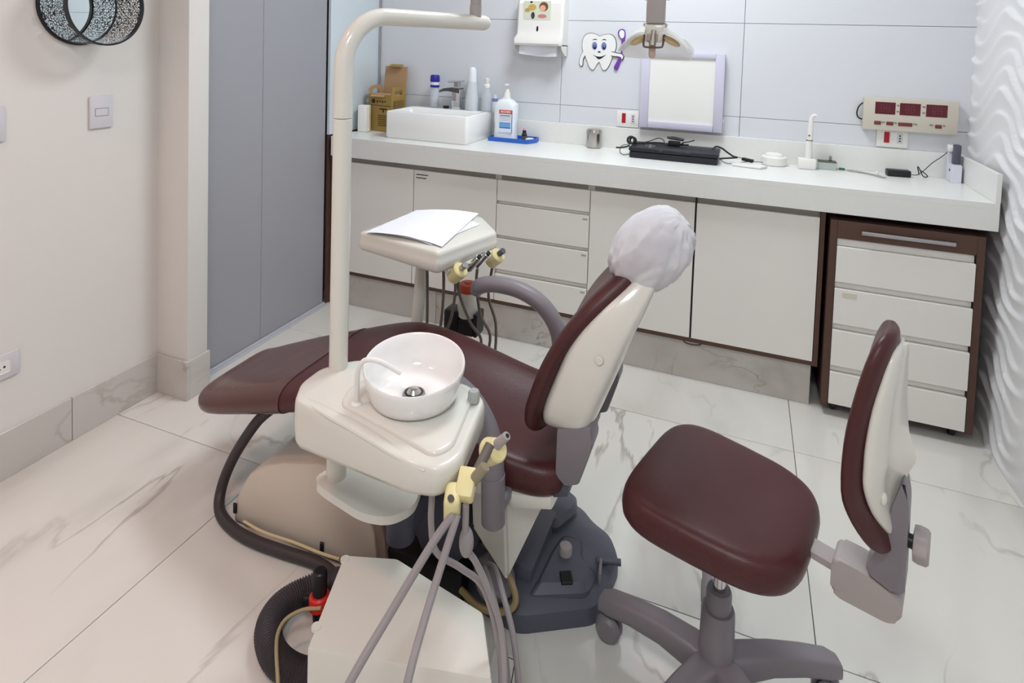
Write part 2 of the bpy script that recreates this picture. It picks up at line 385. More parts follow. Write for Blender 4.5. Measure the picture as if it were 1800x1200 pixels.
bm = new(); box(bm, (-2.333, YC-0.003, 0.7475), (0.066, 0.0012, 0.0045)); box(bm, (-2.338, YC-0.003, 0.7315), (0.058, 0.0012, 0.0045)); obj('vent_slots', bm, dark, d)
c2 = cabinet('drawer_cabinet', 'white four-drawer base cabinet behind the chair armrest', -1.9335, -1.484)
for z0, z1 in ((0.670, DT), (0.506, 0.652), (0.342, 0.488), (0.190, 0.318)):
    dd = front(c2, 'drawer', -1.932, -1.4855, z0, z1)
    if z1 < DT:
        obj('lip', b2(new(), (-1.930, YC+0.018, z1), (-1.488, YC+0.026, z1+0.022), 0.001, 1), mdf, dd)
        obj('drawer_tag', b2(new(), (-1.515, YC-0.0010, z1-0.020), (-1.493, YC+0.001, z1-0.013)), mdfg, dd)
c3 = cabinet('base_cabinet', 'white two-door base cabinet between the drawers and the wheeled pedestal', -1.4835, -0.548)
front(c3, 'door', -1.482, -1.036, 0.190, DT); front(c3, 'door', -1.028, -0.566, 0.190, DT)
obj('centre_stile', b2(new(), (-1.036, YC+0.012, 0.19), (-1.028, YC+0.03, 0.79)), dark, c3)
obj('end_panel', b2(new(), (-0.5635, YC, 0.172), (-0.546, -0.02, 0.797), 0.001, 1), walnut, c3)
bm = new(); tube(bm, [(-1.06, -0.424, 0.170), (-1.045, -0.424, 0.162), (-1.02, -0.424, 0.160), (-0.995, -0.424, 0.164), (-0.985, -0.424, 0.170)], 0.003, 6)
obj('hanging_clip', bm, walnut, c3)
pl = thing('plinth', 'marble plinth under the base cabinets', 'plinth', (-1.7, -0.39, 0))
px = [-2.86, -2.255, -1.448, -0.565]
for a, b in zip(px, px[1:]): obj('plinth_slab', b2(new(), (a+0.0008, -0.402, 0), (b-0.0008, -0.386, 0.1715), 0.001, 1), marbb, pl)
# wheeled pedestal
mp = thing('drawer_pedestal', 'walnut-framed white four-drawer pedestal on castors at the right end', 'drawer unit', (-0.275, -0.2, 0))
a, b, yf = -0.531, -0.036, -0.455; zt, zb = 0.773, 0.044
obj('side_panel', b2(new(), (a, yf, zb), (a+0.024, -0.03, zt), 0.001, 1), walnut, mp)
obj('side_panel', b2(new(), (b-0.024, yf, zb), (b, -0.03, zt), 0.001, 1), walnut, mp)
obj('top_rail', b2(new(), (a+0.024, yf, 0.704), (b-0.024, -0.03, zt), 0.001, 1), walnut, mp)
obj('back_panel', b2(new(), (a+0.024, -0.045, zb), (b-0.024, -0.03, 0.704)), walnut, mp)
h = obj('handle', b2(new(), (-0.428, yf-0.020, 0.731), (-0.129, yf-0.012, 0.745), 0.002, 2), alu, mp)
for x in (-0.41, -0.157): obj('handle_post', b2(new(), (x, yf-0.013, 0.734), (x+0.01, yf+0.001, 0.742)), alu, h)
for k, (z0, z1) in enumerate(((0.535, 0.672), (0.371, 0.508), (0.205, 0.345), (0.052, 0.178))):
    dd = obj('drawer', b2(new(), (a+0.026, yf-0.004, z0), (b-0.026, yf+0.014, z1), 0.0012, 1), mdf, mp)
    obj('lip', b2(new(), (a+0.027, yf+0.014, z1), (b-0.027, yf+0.03, z1+0.028), 0.001, 1), mdf, dd)
    if k == 1: obj('paper_tag', b2(new(), (-0.478, yf-0.0052, 0.478), (-0.430, yf-0.0035, 0.497)), mat('tag_paper', (214, 210, 192), 0.8), dd)
for x in (a+0.05, b-0.05):
    for yy in (yf+0.06, -0.08):
        bm = new(); cyl(bm, (x-0.010, yy, 0.020), (x+0.010, yy, 0.020), 0.020, n=16, bev=0.003); box(bm, (x, yy, 0.038), (0.03, 0.03, 0.014), 0.002, 1); obj('castor', bm, dark, mp)

# ================================================================== ON THE BACK WALL
# paper towel dispenser
t = thing('towel_dispenser', 'white wall paper towel dispenser with folded towel showing', 'towel dispenser', (-1.905, 0, 1.35))
bm = new()
def dsec(z, yfr, x0, x1):
    return [(x0, -0.001, z), (x0, yfr+0.015, z), (x0+0.012, yfr, z), (x1-0.012, yfr, z), (x1, yfr+0.015, z), (x1, -0.001, z)]
xa, xb = -1.985, -1.735
prof = [(1.66, -0.075), (1.62, -0.098), (1.58, -0.100), (1.50, -0.104), (1.46, -0.110), (1.435, -0.122), (1.415, -0.124), (1.405, -0.118)]
loft(bm, [dsec(z, yy, xa-(0.012 if z < 1.44 else 0), xb) for z, yy in prof]); obj('cover', bm, plastw, t, sharp=25)
bm = new()
for x in (xa-0.010, xb-0.004):
    prism(bm, [(-0.001, 1.41), (-0.115, 1.41), (-0.10, 1.385), (-0.03, 1.352), (-0.001, 1.352)], 'YZ', x, x+0.004)
b2(bm, (xa, -0.006, 1.352), (xb, -0.001, 1.41)); obj('base_cheeks', bm, plastw, t)
bm = new(); loft(bm, [[(x, yy+0.010*math.sin(x*30), z), (x, yy-0.020+0.010*math.sin(x*30), z), (x, yy-0.024+0.010*math.sin(x*30+1), z-0.05+0.006*math.sin(x*18)), (x, yy-0.010, z-0.052+0.006*math.sin(x*18))] for x, yy, z in [(xa+0.018+0.02*i, -0.065, 1.405) for i in range(11)]])
obj('paper_towel', bm, paperm, t)
bm = new(); sph(bm, (-1.868, -0.105, 1.483), (0.0065, 0.003, 0.022), 12, 8); obj('level_window', bm, dark, t)
st = obj('sticker', b2(new(), (-1.945, -0.1030, 1.535), (-1.800, -0.1005, 1.632)), mat('sticker_paper', (216, 220, 200), 0.5), t, label='small coloured picture sticker')
for x, z, sx, sz, c in ((-1.900, 1.60, 0.022, 0.016, (206, 170, 90)), (-1.925, 1.585, 0.014, 0.010, (196, 158, 84)), (-1.895, 1.558, 0.010, 0.018, (58, 60, 70)), (-1.838, 1.603, 0.024, 0.024, (120, 74, 52)), (-1.843, 1.595, 0.016, 0.016, (226, 176, 146)), (-1.845, 1.555, 0.024, 0.010, (206, 130, 128)), (-1.905, 1.626, 0.007, 0.005, (40, 40, 48))):
    bm = new(); cyl(bm, (0, 0, 0), (0, -0.0006, 0), 1, n=18); bmesh.ops.scale(bm, vec=(sx, 1, sz), verts=bm.verts)
    bmesh.ops.translate(bm, vec=(x, -0.1031-random.random()*0.0006, z), verts=bm.verts); obj('print_patch', bm, mat('ink_%d_%d_%d' % c, c, 0.5), st)
# tooth cut-out decoration
t = thing('tooth_plaque', 'flat smiling tooth cut-out holding a purple toothbrush on the wall', 'wall decoration', (-1.585, 0, 1.29))
def TX(u, v): return (-1.696 + u/1600*0.354, 1.5395 - v/1200*0.2655*1.02)
def flat(name, pts, m, d0, d1, par, k=6):
    P = [Vector((*TX(u, v), 0)) for u, v in pts]
    if k > 1: P = catmull(P+[P[0]], k)[:-1]
    bm = new(); prism(bm, [(p.x, p.y) for p in P], 'XZ', d0, d1); return obj(name, bm, m, par)
outline = [(590, 350), (480, 300), (370, 285), (250, 335), (190, 470), (195, 640), (255, 770), (310, 900), (370, 1040), (440, 1105), (490, 1080), (545, 980), (600, 920), (640, 990), (680, 1080), (730, 1105), (790, 1060), (860, 920), (905, 770), (960, 640), (970, 500), (930, 370), (830, 300), (710, 310)]
bo = flat('body', outline, toothw, -0.007, 0.0, t)
cx_, cy_ = 580, 690
flat('outline', [(cx_+(u-cx_)*1.03, cy_+(v-cy_)*1.025) for u, v in outline], mat('black_paint', (40, 40, 42), 0.5), -0.004, 0.0005, t)
blk = MATS['black_paint']
flat('arm_outline', [(250, 640), (160, 775), (117, 955), (165, 1045), (218, 1025), (228, 890), (280, 760)], blk, -0.0035, 0, t)
flat('arm_outline', [(880, 675), (1000, 700), (1105, 715), (1168, 775), (1130, 868), (1070, 808), (880, 785)], blk, -0.0085, 0, t)
flat('arm', [(245, 660), (170, 780), (130, 950), (170, 1030), (205, 1010), (215, 880), (265, 760)], toothw, -0.0075, 0, t)
flat('arm', [(880, 690), (1000, 715), (1100, 730), (1150, 780), (1120, 850), (1080, 790), (880, 770)], toothw, -0.0105, 0, t)
br = flat('toothbrush', [(1095, 165), (1020, 210), (1015, 300), (1090, 400), (1095, 560), (1085, 720), (1040, 830), (945, 1030), (985, 1090), (1040, 1060), (1130, 760), (1160, 500), (1180, 320), (1160, 200)], purplep, -0.009, 0, t, 4)
flat('bristle_head', [(1095, 190), (1045, 230), (1045, 310), (1100, 380), (1150, 340), (1150, 230)], toothw, -0.0095, -0.0085, br)
for x in (478, 695):
    e_ = flat('eye', [(x+62*math.cos(a), 565+90*math.sin(a)) for a in [i*PI/6 for i in range(12)]], mat('eye_blue', (120, 130, 190), 0.4), -0.0075, -0.0065, bo, 2)
    flat('pupil', [(x+8+36*math.cos(a), 595+50*math.sin(a)) for a in [i*PI/6 for i in range(12)]], mat('eye_dark', (26, 34, 80), 0.3), -0.0080, -0.0070, bo, 2)
    flat('glint', [(x+10+10*math.cos(a), 575+12*math.sin(a)) for a in [i*PI/4 for i in range(8)]], toothw, -0.0084, -0.0078, bo, 2)
    flat('brow', [(x-62, 440), (x-10, 405), (x+40, 415), (x+55, 435), (x, 425)], dark, -0.0075, -0.0065, bo, 3)
flat('nose', [(550, 700), (590, 680), (630, 700), (590, 720)], dark, -0.0075, -0.0065, bo, 4)
flat('mouth', [(440, 760), (520, 795), (600, 805), (680, 790), (750, 750), (690, 815), (590, 865), (510, 810)], dark, -0.0075, -0.0065, bo, 4)
# x-ray light box
t = thing('xray_viewer', 'square x-ray light box with lilac frame above the black case', 'light box', (-1.15, 0, 1.015))
x0, x1, z0, z1 = -1.345, -0.957, 1.020, 1.392
bm = new(); w = 0.042
b2(bm, (x0, -0.045, z0), (x0+w, -0.001, z1), 0.003, 2); b2(bm, (x1-w, -0.045, z0), (x1, -0.001, z1), 0.003, 2)
b2(bm, (x0+w, -0.045, z0), (x1-w, -0.001, z0+w*0.8), 0.003, 2); b2(bm, (x0+w, -0.045, z1-w*0.6), (x1-w, -0.001, z1), 0.003, 2)
obj('frame', bm, framel, t)
obj('screen', b2(new(), (x0+w-0.004, -0.036, z0+w*0.8-0.004), (x1-w+0.004, -0.006, z1-w*0.6+0.004)), opal, t)
obj('hook', b2(new(), (-1.17, -0.03, z1-0.001), (-1.155, -0.004, z1+0.012), 0.002, 1), plastw, t)
obj('switch', box(new(), (x1+0.003, -0.03, 1.075), (0.006, 0.010, 0.014), 0.002, 1), plastw, t)
# wall outlets with red switch
def outlet(label, x0, x1, z0, z1, yy=0.0):
    t = thing('wall_outlet', label, 'outlet', ((x0+x1)/2, yy, z0))
    obj('plate', b2(new(), (x0, yy-0.009, z0), (x1, yy-0.0005, z1), 0.002, 2), plastw, t)
    w = x1-x0; hgt = z1-z0
    obj('rocker', b2(new(), (x0+0.24*w, yy-0.013, z0+0.25*hgt), (x0+0.41*w, yy-0.008, z0+0.86*hgt), 0.001, 1), redp, t, label='red rocker switch')
    s = obj('socket', b2(new(), (x0+0.66*w, yy-0.0105, z0+0.24*hgt), (x0+0.83*w, yy-0.008, z0+0.82*hgt), 0.002, 1), switchm, t)
    for i in range(3): obj('pin_hole', cyl(new(), (x0+0.745*w, yy-0.0112, z0+(0.38+0.15*i)*hgt), (x0+0.745*w, yy-0.010, z0+(0.38+0.15*i)*hgt), 0.0035, n=10), dark, s)
outlet('wall plate with red switch left of the light box', -1.462, -1.352, 1.010, 1.090)
outlet('wall plate with red switch below the beige display panel', -0.318, -0.200, 1.012, 1.088)
# beige display panel
t = thing('display_panel', 'beige wall panel with three dark red displays', 'control panel', (-0.20, 0, 1.08))
obj('housing', b2(new(), (-0.378, -0.038, 1.086), (-0.030, -0.001, 1.226), 0.004, 2), beigep, t)
for x in (-0.335, -0.243, -0.147):
    s = obj('display', b2(new(), (x, -0.0392, 1.157), (x+0.076, -0.0375, 1.209), 0.0008, 1), screenm, t)
    for k in range(2):
        bm = new()
        for zz in (0.0075, 0.0225, 0.0375): box(bm, (x+0.028+0.02*k, -0.0394, 1.160+zz), (0.010, 0.0006, 0.0018))
        for dx in (-0.006, 0.006): box(bm, (x+0.028+0.02*k+dx, -0.0394, 1.160+0.0225), (0.0018, 0.0006, 0.028))
        obj('digit_segments', bm, mat('unlit_segments', (120, 56, 64), 0.4), s)
for x, w in ((-0.336, 0.026), (-0.290, 0.026), (-0.246, 0.052), (-0.112, 0.024)):
    obj('button', b2(new(), (x, -0.041, 1.110), (x+w, -0.037, 1.1255), 0.0018, 2), buttonm, t)
for x, z, w in ((-0.307, 1.118, 0.012), (-0.262, 1.118, 0.011), (-0.190, 1.118, 0.014), (-0.132, 1.119, 0.013), (-0.084, 1.119, 0.008), (-0.254, 1.194, 0.009), (-0.255, 1.168, 0.010), (-0.161, 1.194, 0.011), (-0.160, 1.169, 0.010)):
    bm = new()
    for dz in (0, 0.004): b2(bm, (x, -0.0386, z+dz), (x+w, -0.0375, z+dz+0.0022))
    obj('printed_caption', bm, mat('caption_ink', (96, 92, 88), 0.7), t)
bm = new(); tube(bm, [(-0.372, -0.012, 1.205), (-0.392, -0.014, 1.185), (-0.400, -0.014, 1.155), (-0.394, -0.014, 1.135), (-0.382, -0.014, 1.128), (-0.374, -0.012, 1.128)], 0.003, 8); obj('cable', bm, dark, t)

# ================================================================== ON THE LEFT WALL
t = thing('wall_mirror', 'round mirror in a deep black lace drum frame', 'mirror', (XW, -1.69, 1.365))
MC = Vector((XW, -1.69, 1.497)); MR = 0.130; dep = 0.138
obj('hoop', torus(new(), MC+Vector((0.006, 0, 0)), MR, 0.006, (1, 0, 0), 64, 8), dark, t)
bm = new(); loft(bm, [[MC+Vector((x, r*math.cos(2*PI*j/64), r*math.sin(2*PI*j/64))) for j in range(64)] for x, r in ((dep-0.007, MR+0.003), (dep+0.007, MR+0.003), (dep+0.007, MR-0.003), (dep-0.007, MR-0.003))], closed=True)
obj('hoop', bm, dark, t)
bm = new(); loft(bm, [[MC+Vector((x, MR*math.cos(2*PI*j/64), MR*math.sin(2*PI*j/64))) for j in range(64)] for x in (0.006, dep*0.5, dep)], cap=False)
obj('lace_drum', bm, lacem, t)
obj('mirror_glass', lathe(new(), [(0.0001, 0.010), (MR-0.004, 0.010), (MR-0.004, 0.004), (0.0001, 0.004)], MC, 64, axis_m((1, 0, 0))), mirrorm, t)
def plate(name, label, y0, y1, z0, z1, kind):
    t = thing(name, label, 'switch' if kind == 's' else 'outlet', (XW, (y0+y1)/2, z0))
    obj('plate', b2(new(), (XW+0.0005, y0, z0), (XW+0.010, y1, z1), 0.003, 2), switchm, t)
    yc, zc = (y0+y1)/2, (z0+z1)/2
    if kind == 's':
        bm = new(); b2(bm, (XW+0.0096, yc-0.024, zc-0.014), (XW+0.0102, yc+0.024, zc+0.014)); obj('rocker_gap', bm, groutd, t)
        obj('rocker', b2(new(), (XW+0.0095, yc-0.0225, zc-0.0125), (XW+0.0112, yc+0.0225, zc+0.0125), 0.0006, 1), switchm, t)
    else:
        s = obj('socket', b2(new(), (XW+0.009, yc-0.030, zc-0.020), (XW+0.0108, yc+0.030, zc+0.020), 0.003, 1), plastw, t)
        for k in (-1, 0, 1): obj('pin_hole', cyl(new(), (XW+0.0100, yc+0.014*k, zc-(0.004 if k == 0 else 0)), (XW+0.0112, yc+0.014*k, zc-(0.004 if k == 0 else 0)), 0.0035, n=10), dark, s)
plate('light_switch', 'grey rectangular light switch plate below the mirror', -1.655, -1.572, 1.071, 1.184, 's')
plate('wall_socket', 'low power socket plate near the skirting', -2.000, -1.882, 0.322, 0.400, 'o')
plate('wall_switch', 'switch plate cut by the left picture edge', -2.000, -1.917, 1.066, 1.174, 's')

# ================================================================== ON THE COUNTER
Zc = 0.9
# basin
t = thing('wash_basin', 'square white ceramic vessel basin on the counter', 'sink', (-2.37, -0.2, Zc))
bm = new(); x0, x1, y0, y1, zt = -2.602, -2.135, -0.352, -0.022, 1.043
def rr(xa, xb, ya, yb, z, r, n=5):
    out = []
    for cx, cy, a0 in ((xb-r, yb-r, 0), (xa+r, yb-r, PI/2), (xa+r, ya+r, PI), (xb-r, ya+r, 1.5*PI)):
        for i in range(n+1): a = a0+PI/2*i/n; out.append((cx+r*math.cos(a), cy+r*math.sin(a), z))
    return out
i0, i1, j0, j1 = x0+0.016, x1-0.016, y0+0.016, y1-0.105
loft(bm, [rr(x0+0.006, x1-0.006, y0+0.006, y1-0.002, Zc+0.0005, 0.012), rr(x0, x1, y0, y1, Zc+0.012, 0.014), rr(x0, x1, y0, y1, zt-0.006, 0.014), rr(x0+0.005, x1-0.005, y0+0.005, y1-0.005, zt, 0.014),
          rr(i0, i1, j0, j1, zt, 0.02), rr(i0+0.005, i1-0.005, j0+0.005, j1-0.005, zt-0.006, 0.02), rr(i0+0.02, i1-0.02, j0+0.02, j1-0.02, zt-0.09, 0.03), rr(i0+0.08, i1-0.08, j0+0.07, j1-0.07, zt-0.10, 0.03)])
obj('bowl', bm, ceram, t, sharp=50)
obj('drain', lathe(new(), [(0.001, 0.003), (0.018, 0.003), (0.021, 0.0)], (-2.37, -0.24, zt-0.1), 20), chrome, t)
Z2 = zt
t = thing('faucet', 'chrome waterfall faucet behind the basin', 'faucet', (-2.335, -0.07, Z2))
R_ = Matrix.Rotation(math.radians(15), 3, 'Z')
obj('body', box(new(), (-2.325, -0.072, Z2+0.056), (0.048, 0.048, 0.112), 0.004, 2), chrome, t)
bm = new(); loft(bm, [[(x, yy-0.030, z), (x, yy+0.030, z), (x, yy+0.030, z+h), (x, yy-0.030, z+h)] for x, yy, z, h in ((-2.305, -0.072, Z2+0.090, 0.026), (-2.35, -0.085, Z2+0.098, 0.022), (-2.385, -0.10, Z2+0.100, 0.014), (-2.405, -0.108, Z2+0.092, 0.010))]); obj('spout', bm, mat('smoked_metal', (92, 90, 94), 0.15, 0.9), t)
bm = new(); box(bm, (-2.328, -0.072, Z2+0.136), (0.030, 0.030, 0.020), 0.002, 1); obj('neck', bm, chrome, t)
obj('lever', box(new(), (-2.335, -0.074, Z2+0.151), (0.085, 0.040, 0.008), 0.002, 1, Euler((0, -0.08, 0.2))), chrome, t)
def bottle(name, label, x, yy, z, prof, m, n=20):
    t = thing(name, label, 'bottle', (x, yy, z)); obj('body', lathe(new(), prof, (x, yy, z), n), m, t, sharp=40); return t
t = bottle('mouthwash_bottle', 'clear bottle with dark blue cap beside the faucet', -2.468, -0.068, Z2, [(0.020, 0), (0.026, 0.008), (0.026, 0.085), (0.022, 0.095), (0.022, 0.11)], clearm)
obj('liquid', lathe(new(), [(0.018, 0.004), (0.023, 0.010), (0.023, 0.045)], (-2.468, -0.068, Z2), 20), mat('pale_liquid', (206, 210, 216), 0.2, alpha=0.6), t)
obj('collar', cyl(new(), (-2.468, -0.068, Z2+0.112), (-2.468, -0.068, Z2+0.126), 0.026, n=24, bev=0.002), bluecap, t)
obj('collar_ring', cyl(new(), (-2.468, -0.068, Z2+0.126), (-2.468, -0.068, Z2+0.142), 0.024, n=24), plastw, t)
obj('cap', lathe(new(), [(0.0245, 0.142), (0.027, 0.150), (0.026, 0.172), (0.022, 0.181), (0.001, 0.182)], (-2.468, -0.068, Z2), 24), bluecap, t, label='dark blue flip cap')
mesh('basin_plug', box(new(), (-2.392, -0.075, Z2+0.008), (0.028, 0.020, 0.015), 0.003, 2), dark, 'small black rubber plug beside the faucet', 'plug')
t = bottle('spray_bottle', 'tall frosted clear spray bottle right of the faucet', -2.240, -0.070, Z2, [(0.034, 0), (0.037, 0.01), (0.036, 0.06), (0.031, 0.105), (0.026, 0.155)], mat('frosted_plastic', (232, 236, 242), 0.25, alpha=0.72, var=0.0))
obj('cap', lathe(new(), [(0.024, 0.155), (0.023, 0.19), (0.020, 0.222), (0.014, 0.232), (0.001, 0.234)], (-2.240, -0.070, Z2), 24), mat('milky_cap', (236, 238, 244), 0.3), t)
t = bottle('alcohol_bottle', 'clear dispenser bottle with white pump cap on the basin ledge', -2.155, -0.066, Z2, [(0.026, 0), (0.029, 0.006), (0.029, 0.085), (0.016, 0.118), (0.015, 0.128)], clearm)
obj('contents', lathe(new(), [(0.022, 0.004), (0.0265, 0.008), (0.0265, 0.068)], (-2.155, -0.066, Z2), 20), mat('pale_gel', (214, 220, 228), 0.2, alpha=0.5), t)
obj('cap', lathe(new(), [(0.017, 0.126), (0.018, 0.140), (0.012, 0.146), (0.012, 0.162), (0.015, 0.168), (0.014, 0.178), (0.001, 0.18)], (-2.155, -0.066, Z2), 20), plastw, t)
t = bottle('dropper_bottle', 'small bottle with grey-blue label on the basin ledge', -2.108, -0.060, Z2, [(0.013, 0), (0.014, 0.004), (0.014, 0.065), (0.009, 0.075), (0.009, 0.09), (0.001, 0.091)], mat('milky_plastic', (222, 224, 236), 0.3))
obj('label_band', cyl(new(), (-2.108, -0.060, Z2+0.055), (-2.108, -0.060, Z2+0.072), 0.0146, n=20), mat('slate_blue', (120, 126, 170), 0.4), t)
# soap pump on blue tray
t = mesh('tray', prism(prism(new(), [(-2.100, -0.150), (-1.890, -0.150), (-1.862, -0.085), (-1.870, -0.028), (-2.105, -0.028)], 'XY', Zc+0.0005, Zc+0.006, 0.002, 1),
     [(-2.103, -0.153), (-1.888, -0.153), (-1.858, -0.086), (-1.866, -0.025), (-2.108, -0.025), (-2.108, -0.030), (-1.872, -0.030), (-1.865, -0.085), (-1.892, -0.147), (-2.098, -0.147), (-2.102, -0.030), (-2.108, -0.028)], 'XY', Zc+0.0005, Zc+0.022), bluep, 'bright blue plastic tray beside the basin', 'tray')
t = thing('soap_pump', 'large white pump bottle with red and blue label on the blue tray', 'bottle', (-2.03, -0.085, Zc+0.007))
bx, by, bzz = -2.032, -0.085, Zc+0.0065
bm = new(); secs = [(0.058, 0.034, 0), (0.063, 0.038, 0.006), (0.060, 0.037, 0.03), (0.058, 0.036, 0.07), (0.061, 0.038, 0.11), (0.064, 0.039, 0.17), (0.062, 0.038, 0.185), (0.040, 0.030, 0.205), (0.022, 0.021, 0.213), (0.020, 0.020, 0.222)]
loft(bm, [[(bx+u, by+v, bzz+z) for u, v in srect(a, b, 3.4, 32)] for a, b, z in secs]); obj('body', bm, mat('bottle_white', (236, 241, 245), 0.3), t)
bm = new(); lathe(bm, [(0.021, 0.218), (0.019, 0.24), (0.014, 0.252), (0.012, 0.262), (0.004, 0.264), (0.004, 0.280), (0.011, 0.282), (0.012, 0.290), (0.001, 0.293)], (bx, by, bzz), 20); box(bm, (bx+0.008, by-0.02, bzz+0.287), (0.010, 0.05, 0.009), 0.003, 1); obj('pump', bm, plastw, t)
LX = bx+0.012
lb = obj('label_panel', b2(new(), (LX-0.036, by-0.0402, bzz+0.040), (LX+0.038, by-0.036, bzz+0.158)), mat('label_white', (226, 232, 242), 0.4), t, label='printed bottle label')
obj('label_header', b2(new(), (LX-0.036, by-0.0408, bzz+0.137), (LX+0.038, by-0.040, bzz+0.158)), mat('label_red', (206, 72, 52), 0.4), lb)
obj('label_print', text_bm('RIOHEX', 0.016, Matrix.Translation((LX+0.001, by-0.0412, bzz+0.1475)) @ WALLTXT, 0.0003), plastw, lb)
for z, w, hh, c in ((0.128, 0.058, 0.005, (110, 120, 140)), (0.119, 0.060, 0.002, (160, 166, 180)), (0.111, 0.056, 0.002, (176, 180, 190)), (0.103, 0.058, 0.002, (176, 180, 190)), (0.076, 0.062, 0.022, (110, 164, 220)), (0.064, 0.062, 0.005, (64, 128, 200)), (0.090, 0.062, 0.004, (70, 130, 196))):
    obj('label_line', box(new(), (LX-0.002, by-0.0406, bzz+z), (w, 0.0008, hh)), mat('lbl_%d_%d_%d' % c, c, 0.4), lb)
obj('label_edge', b2(new(), (LX+0.034, by-0.0407, bzz+0.040), (LX+0.038, by-0.0400, bzz+0.137)), mat('label_blue', (70, 120, 190), 0.4), lb)
t = thing('small_bottle', 'small dark bottle with pink cap on the blue tray', 'bottle', (-1.927, -0.085, Zc+0.0065))
obj('body', lathe(new(), [(0.012, 0), (0.014, 0.003), (0.014, 0.034), (0.009, 0.040)], (-1.927, -0.085, Zc+0.0065), 20), dark, t)
obj('label_band', cyl(new(), (-1.927, -0.085, Zc+0.013), (-1.927, -0.085, Zc+0.032), 0.0143, n=20), mat('brown_label', (92, 84, 78), 0.5), t)
obj('shoulder', cyl(new(), (-1.927, -0.085, Zc+0.044), (-1.927, -0.085, Zc+0.060), 0.010, n=16), dark, t)
obj('cap', cyl(new(), (-1.927, -0.085, Zc+0.060), (-1.927, -0.085, Zc+0.074), 0.0075, n=16, bev=0.002), pinkp, t)
bm = new(); box(bm, (-1.892, -0.098, Zc+0.0155), (0.038, 0.040, 0.018), 0.007, 3); mesh('soap_bar', bm, plastw, 'white soap bar on the blue tray', 'soap')
# steel canister
t = thing('steel_canister', 'brushed steel lidded canister against the backsplash', 'canister', (-1.562, -0.062, Zc))
obj('body', lathe(new(), [(0.034, 0.0005), (0.038, 0.004), (0.038, 0.070)], (-1.562, -0.062, Zc), 32), steel, t)
obj('lid', lathe(new(), [(0.0395, 0.070), (0.0395, 0.084), (0.034, 0.094), (0.001, 0.097)], (-1.562, -0.062, Zc), 32), steel, t)
# white block dispenser, acrylic stand
t = thing('white_dispenser', 'tall white box dispenser left of the basin', 'dispenser', (-2.815, -0.23, Zc))
obj('case', box(new(), (-2.815, -0.232, Zc+0.074), (0.060, 0.050, 0.147), 0.005, 2, Euler((0, 0, 0.35))), plastw, t)
obj('side_strip', box(new(), (-2.787, -0.228, Zc+0.074), (0.010, 0.046, 0.143), 0.003, 1, Euler((0, 0, 0.35))), mat('ivory_strip', (238, 230, 206), 0.4), t)
bm = new(); prism(bm, [(-0.185, Zc+0.0005), (-0.145, Zc+0.0005), (-0.155, Zc+0.10), (-0.165, Zc+0.10)], 'YZ', -2.862, -2.846); mesh('acrylic_stand', bm, clearm, 'clear acrylic stand left of the white dispenser', 'stand')
# cardboard sharps box
t = thing('cardboard_box', 'open yellow-brown cardboard disposal box behind the basin', 'box', (-2.74, -0.12, Zc), rz=math.radians(-6))
bw, bd, bh, th = 0.160, 0.130, 0.205, 0.004
def lb2(a, b, bev=0): return b2(new(), a, b, bev, 1)
obj('front_panel', lb2((-bw/2, -bd/2, 0.001), (bw/2, -bd/2+th, bh)), cardb, t, local=True)
obj('back_panel', lb2((-bw/2, bd/2-th, 0.001), (bw/2, bd/2, bh)), cardb, t, local=True)
bm = new()
b2(bm, (bw/2-th, -bd/2+th, 0.001), (bw/2, bd/2-th, bh)); b2(bm, (bw/2-th, -bd/2+th, bh), (bw/2, -bd/2+0.030, bh+0.045)); b2(bm, (bw/2-th, bd/2-0.034, bh), (bw/2, bd/2-th, bh+0.045)); b2(bm, (bw/2-th, -bd/2+0.030, bh+0.026), (bw/2, bd/2-0.034, bh+0.045))
obj('side_panel', bm, cardb, t, local=True)
bm = new(); b2(bm, (-bw/2, -bd/2+th, 0.001), (-bw/2+th, bd/2-th, bh)); obj('side_panel', bm, cardb, t, local=True)
bm = new(); P = [(0, 0), (0.0, 0.03), (0.025, 0.045), (0.085, 0.05), (0.115, 0.045), (0.122, 0.0), (0.090, 0.0), (0.085, 0.025), (0.045, 0.028), (0.030, 0.018), (0.028, 0)]
prism(bm, [(-bd/2+u, bh+v) for u, v in P], 'YZ', -bw/2, -bw/2+th); obj('carry_handle', bm, cardi, t, local=True)
obj('top_flap', box(new(), (0.0, -0.02, bh-0.004), (bw-0.012, bd-0.05, th), rot=Euler((0.12, 0, 0))), cardi, t, local=True)
obj('torn_flap', box(new(), (-0.01, -bd/2-0.006, bh-0.006), (0.09, 0.022, 0.003), rot=Euler((0.5, 0, 0.05))), cardi, t, local=True)
obj('raised_lid', box(new(), (0.0, bd/2+0.006, bh+0.075), (bw-0.006, th, 0.158), rot=Euler((-0.10, 0, 0))), cardi, t, local=True)
obj('tuck_tab', box(new(), (0.005, bd/2+0.000, bh+0.158), (0.085, 0.028, 0.004), rot=Euler((0.45, 0, 0))), cardb, t, local=True)
bm = new(); cyl(bm, (-0.045, -bd/2-0.0008, 0.168), (-0.045, -bd/2+0.001, 0.168), 0.013, n=20); obj('printed_mark', bm, inkm, t, local=True)
bm = new()
for k in range(4): b2(bm, (-0.022+0.018*k, -bd/2-0.0008, 0.160+0.004*(k % 2)), (-0.012+0.018*k, -bd/2+0.001, 0.172))
b2(bm, (-0.075, -bd/2-0.0008, 0.143), (0.075, -bd/2+0.001, 0.146)); b2(bm, (0.0, -bd/2-0.0008, 0.122), (0.05, -bd/2+0.001, 0.130)); b2(bm, (0.02, -bd/2-0.0008, 0.108), (0.03, -bd/2+0.001, 0.122))
for k in range(6): b2(bm, (-0.01, -bd/2-0.0008, 0.088-0.011*k), (0.05, -bd/2+0.001, 0.092-0.011*k))
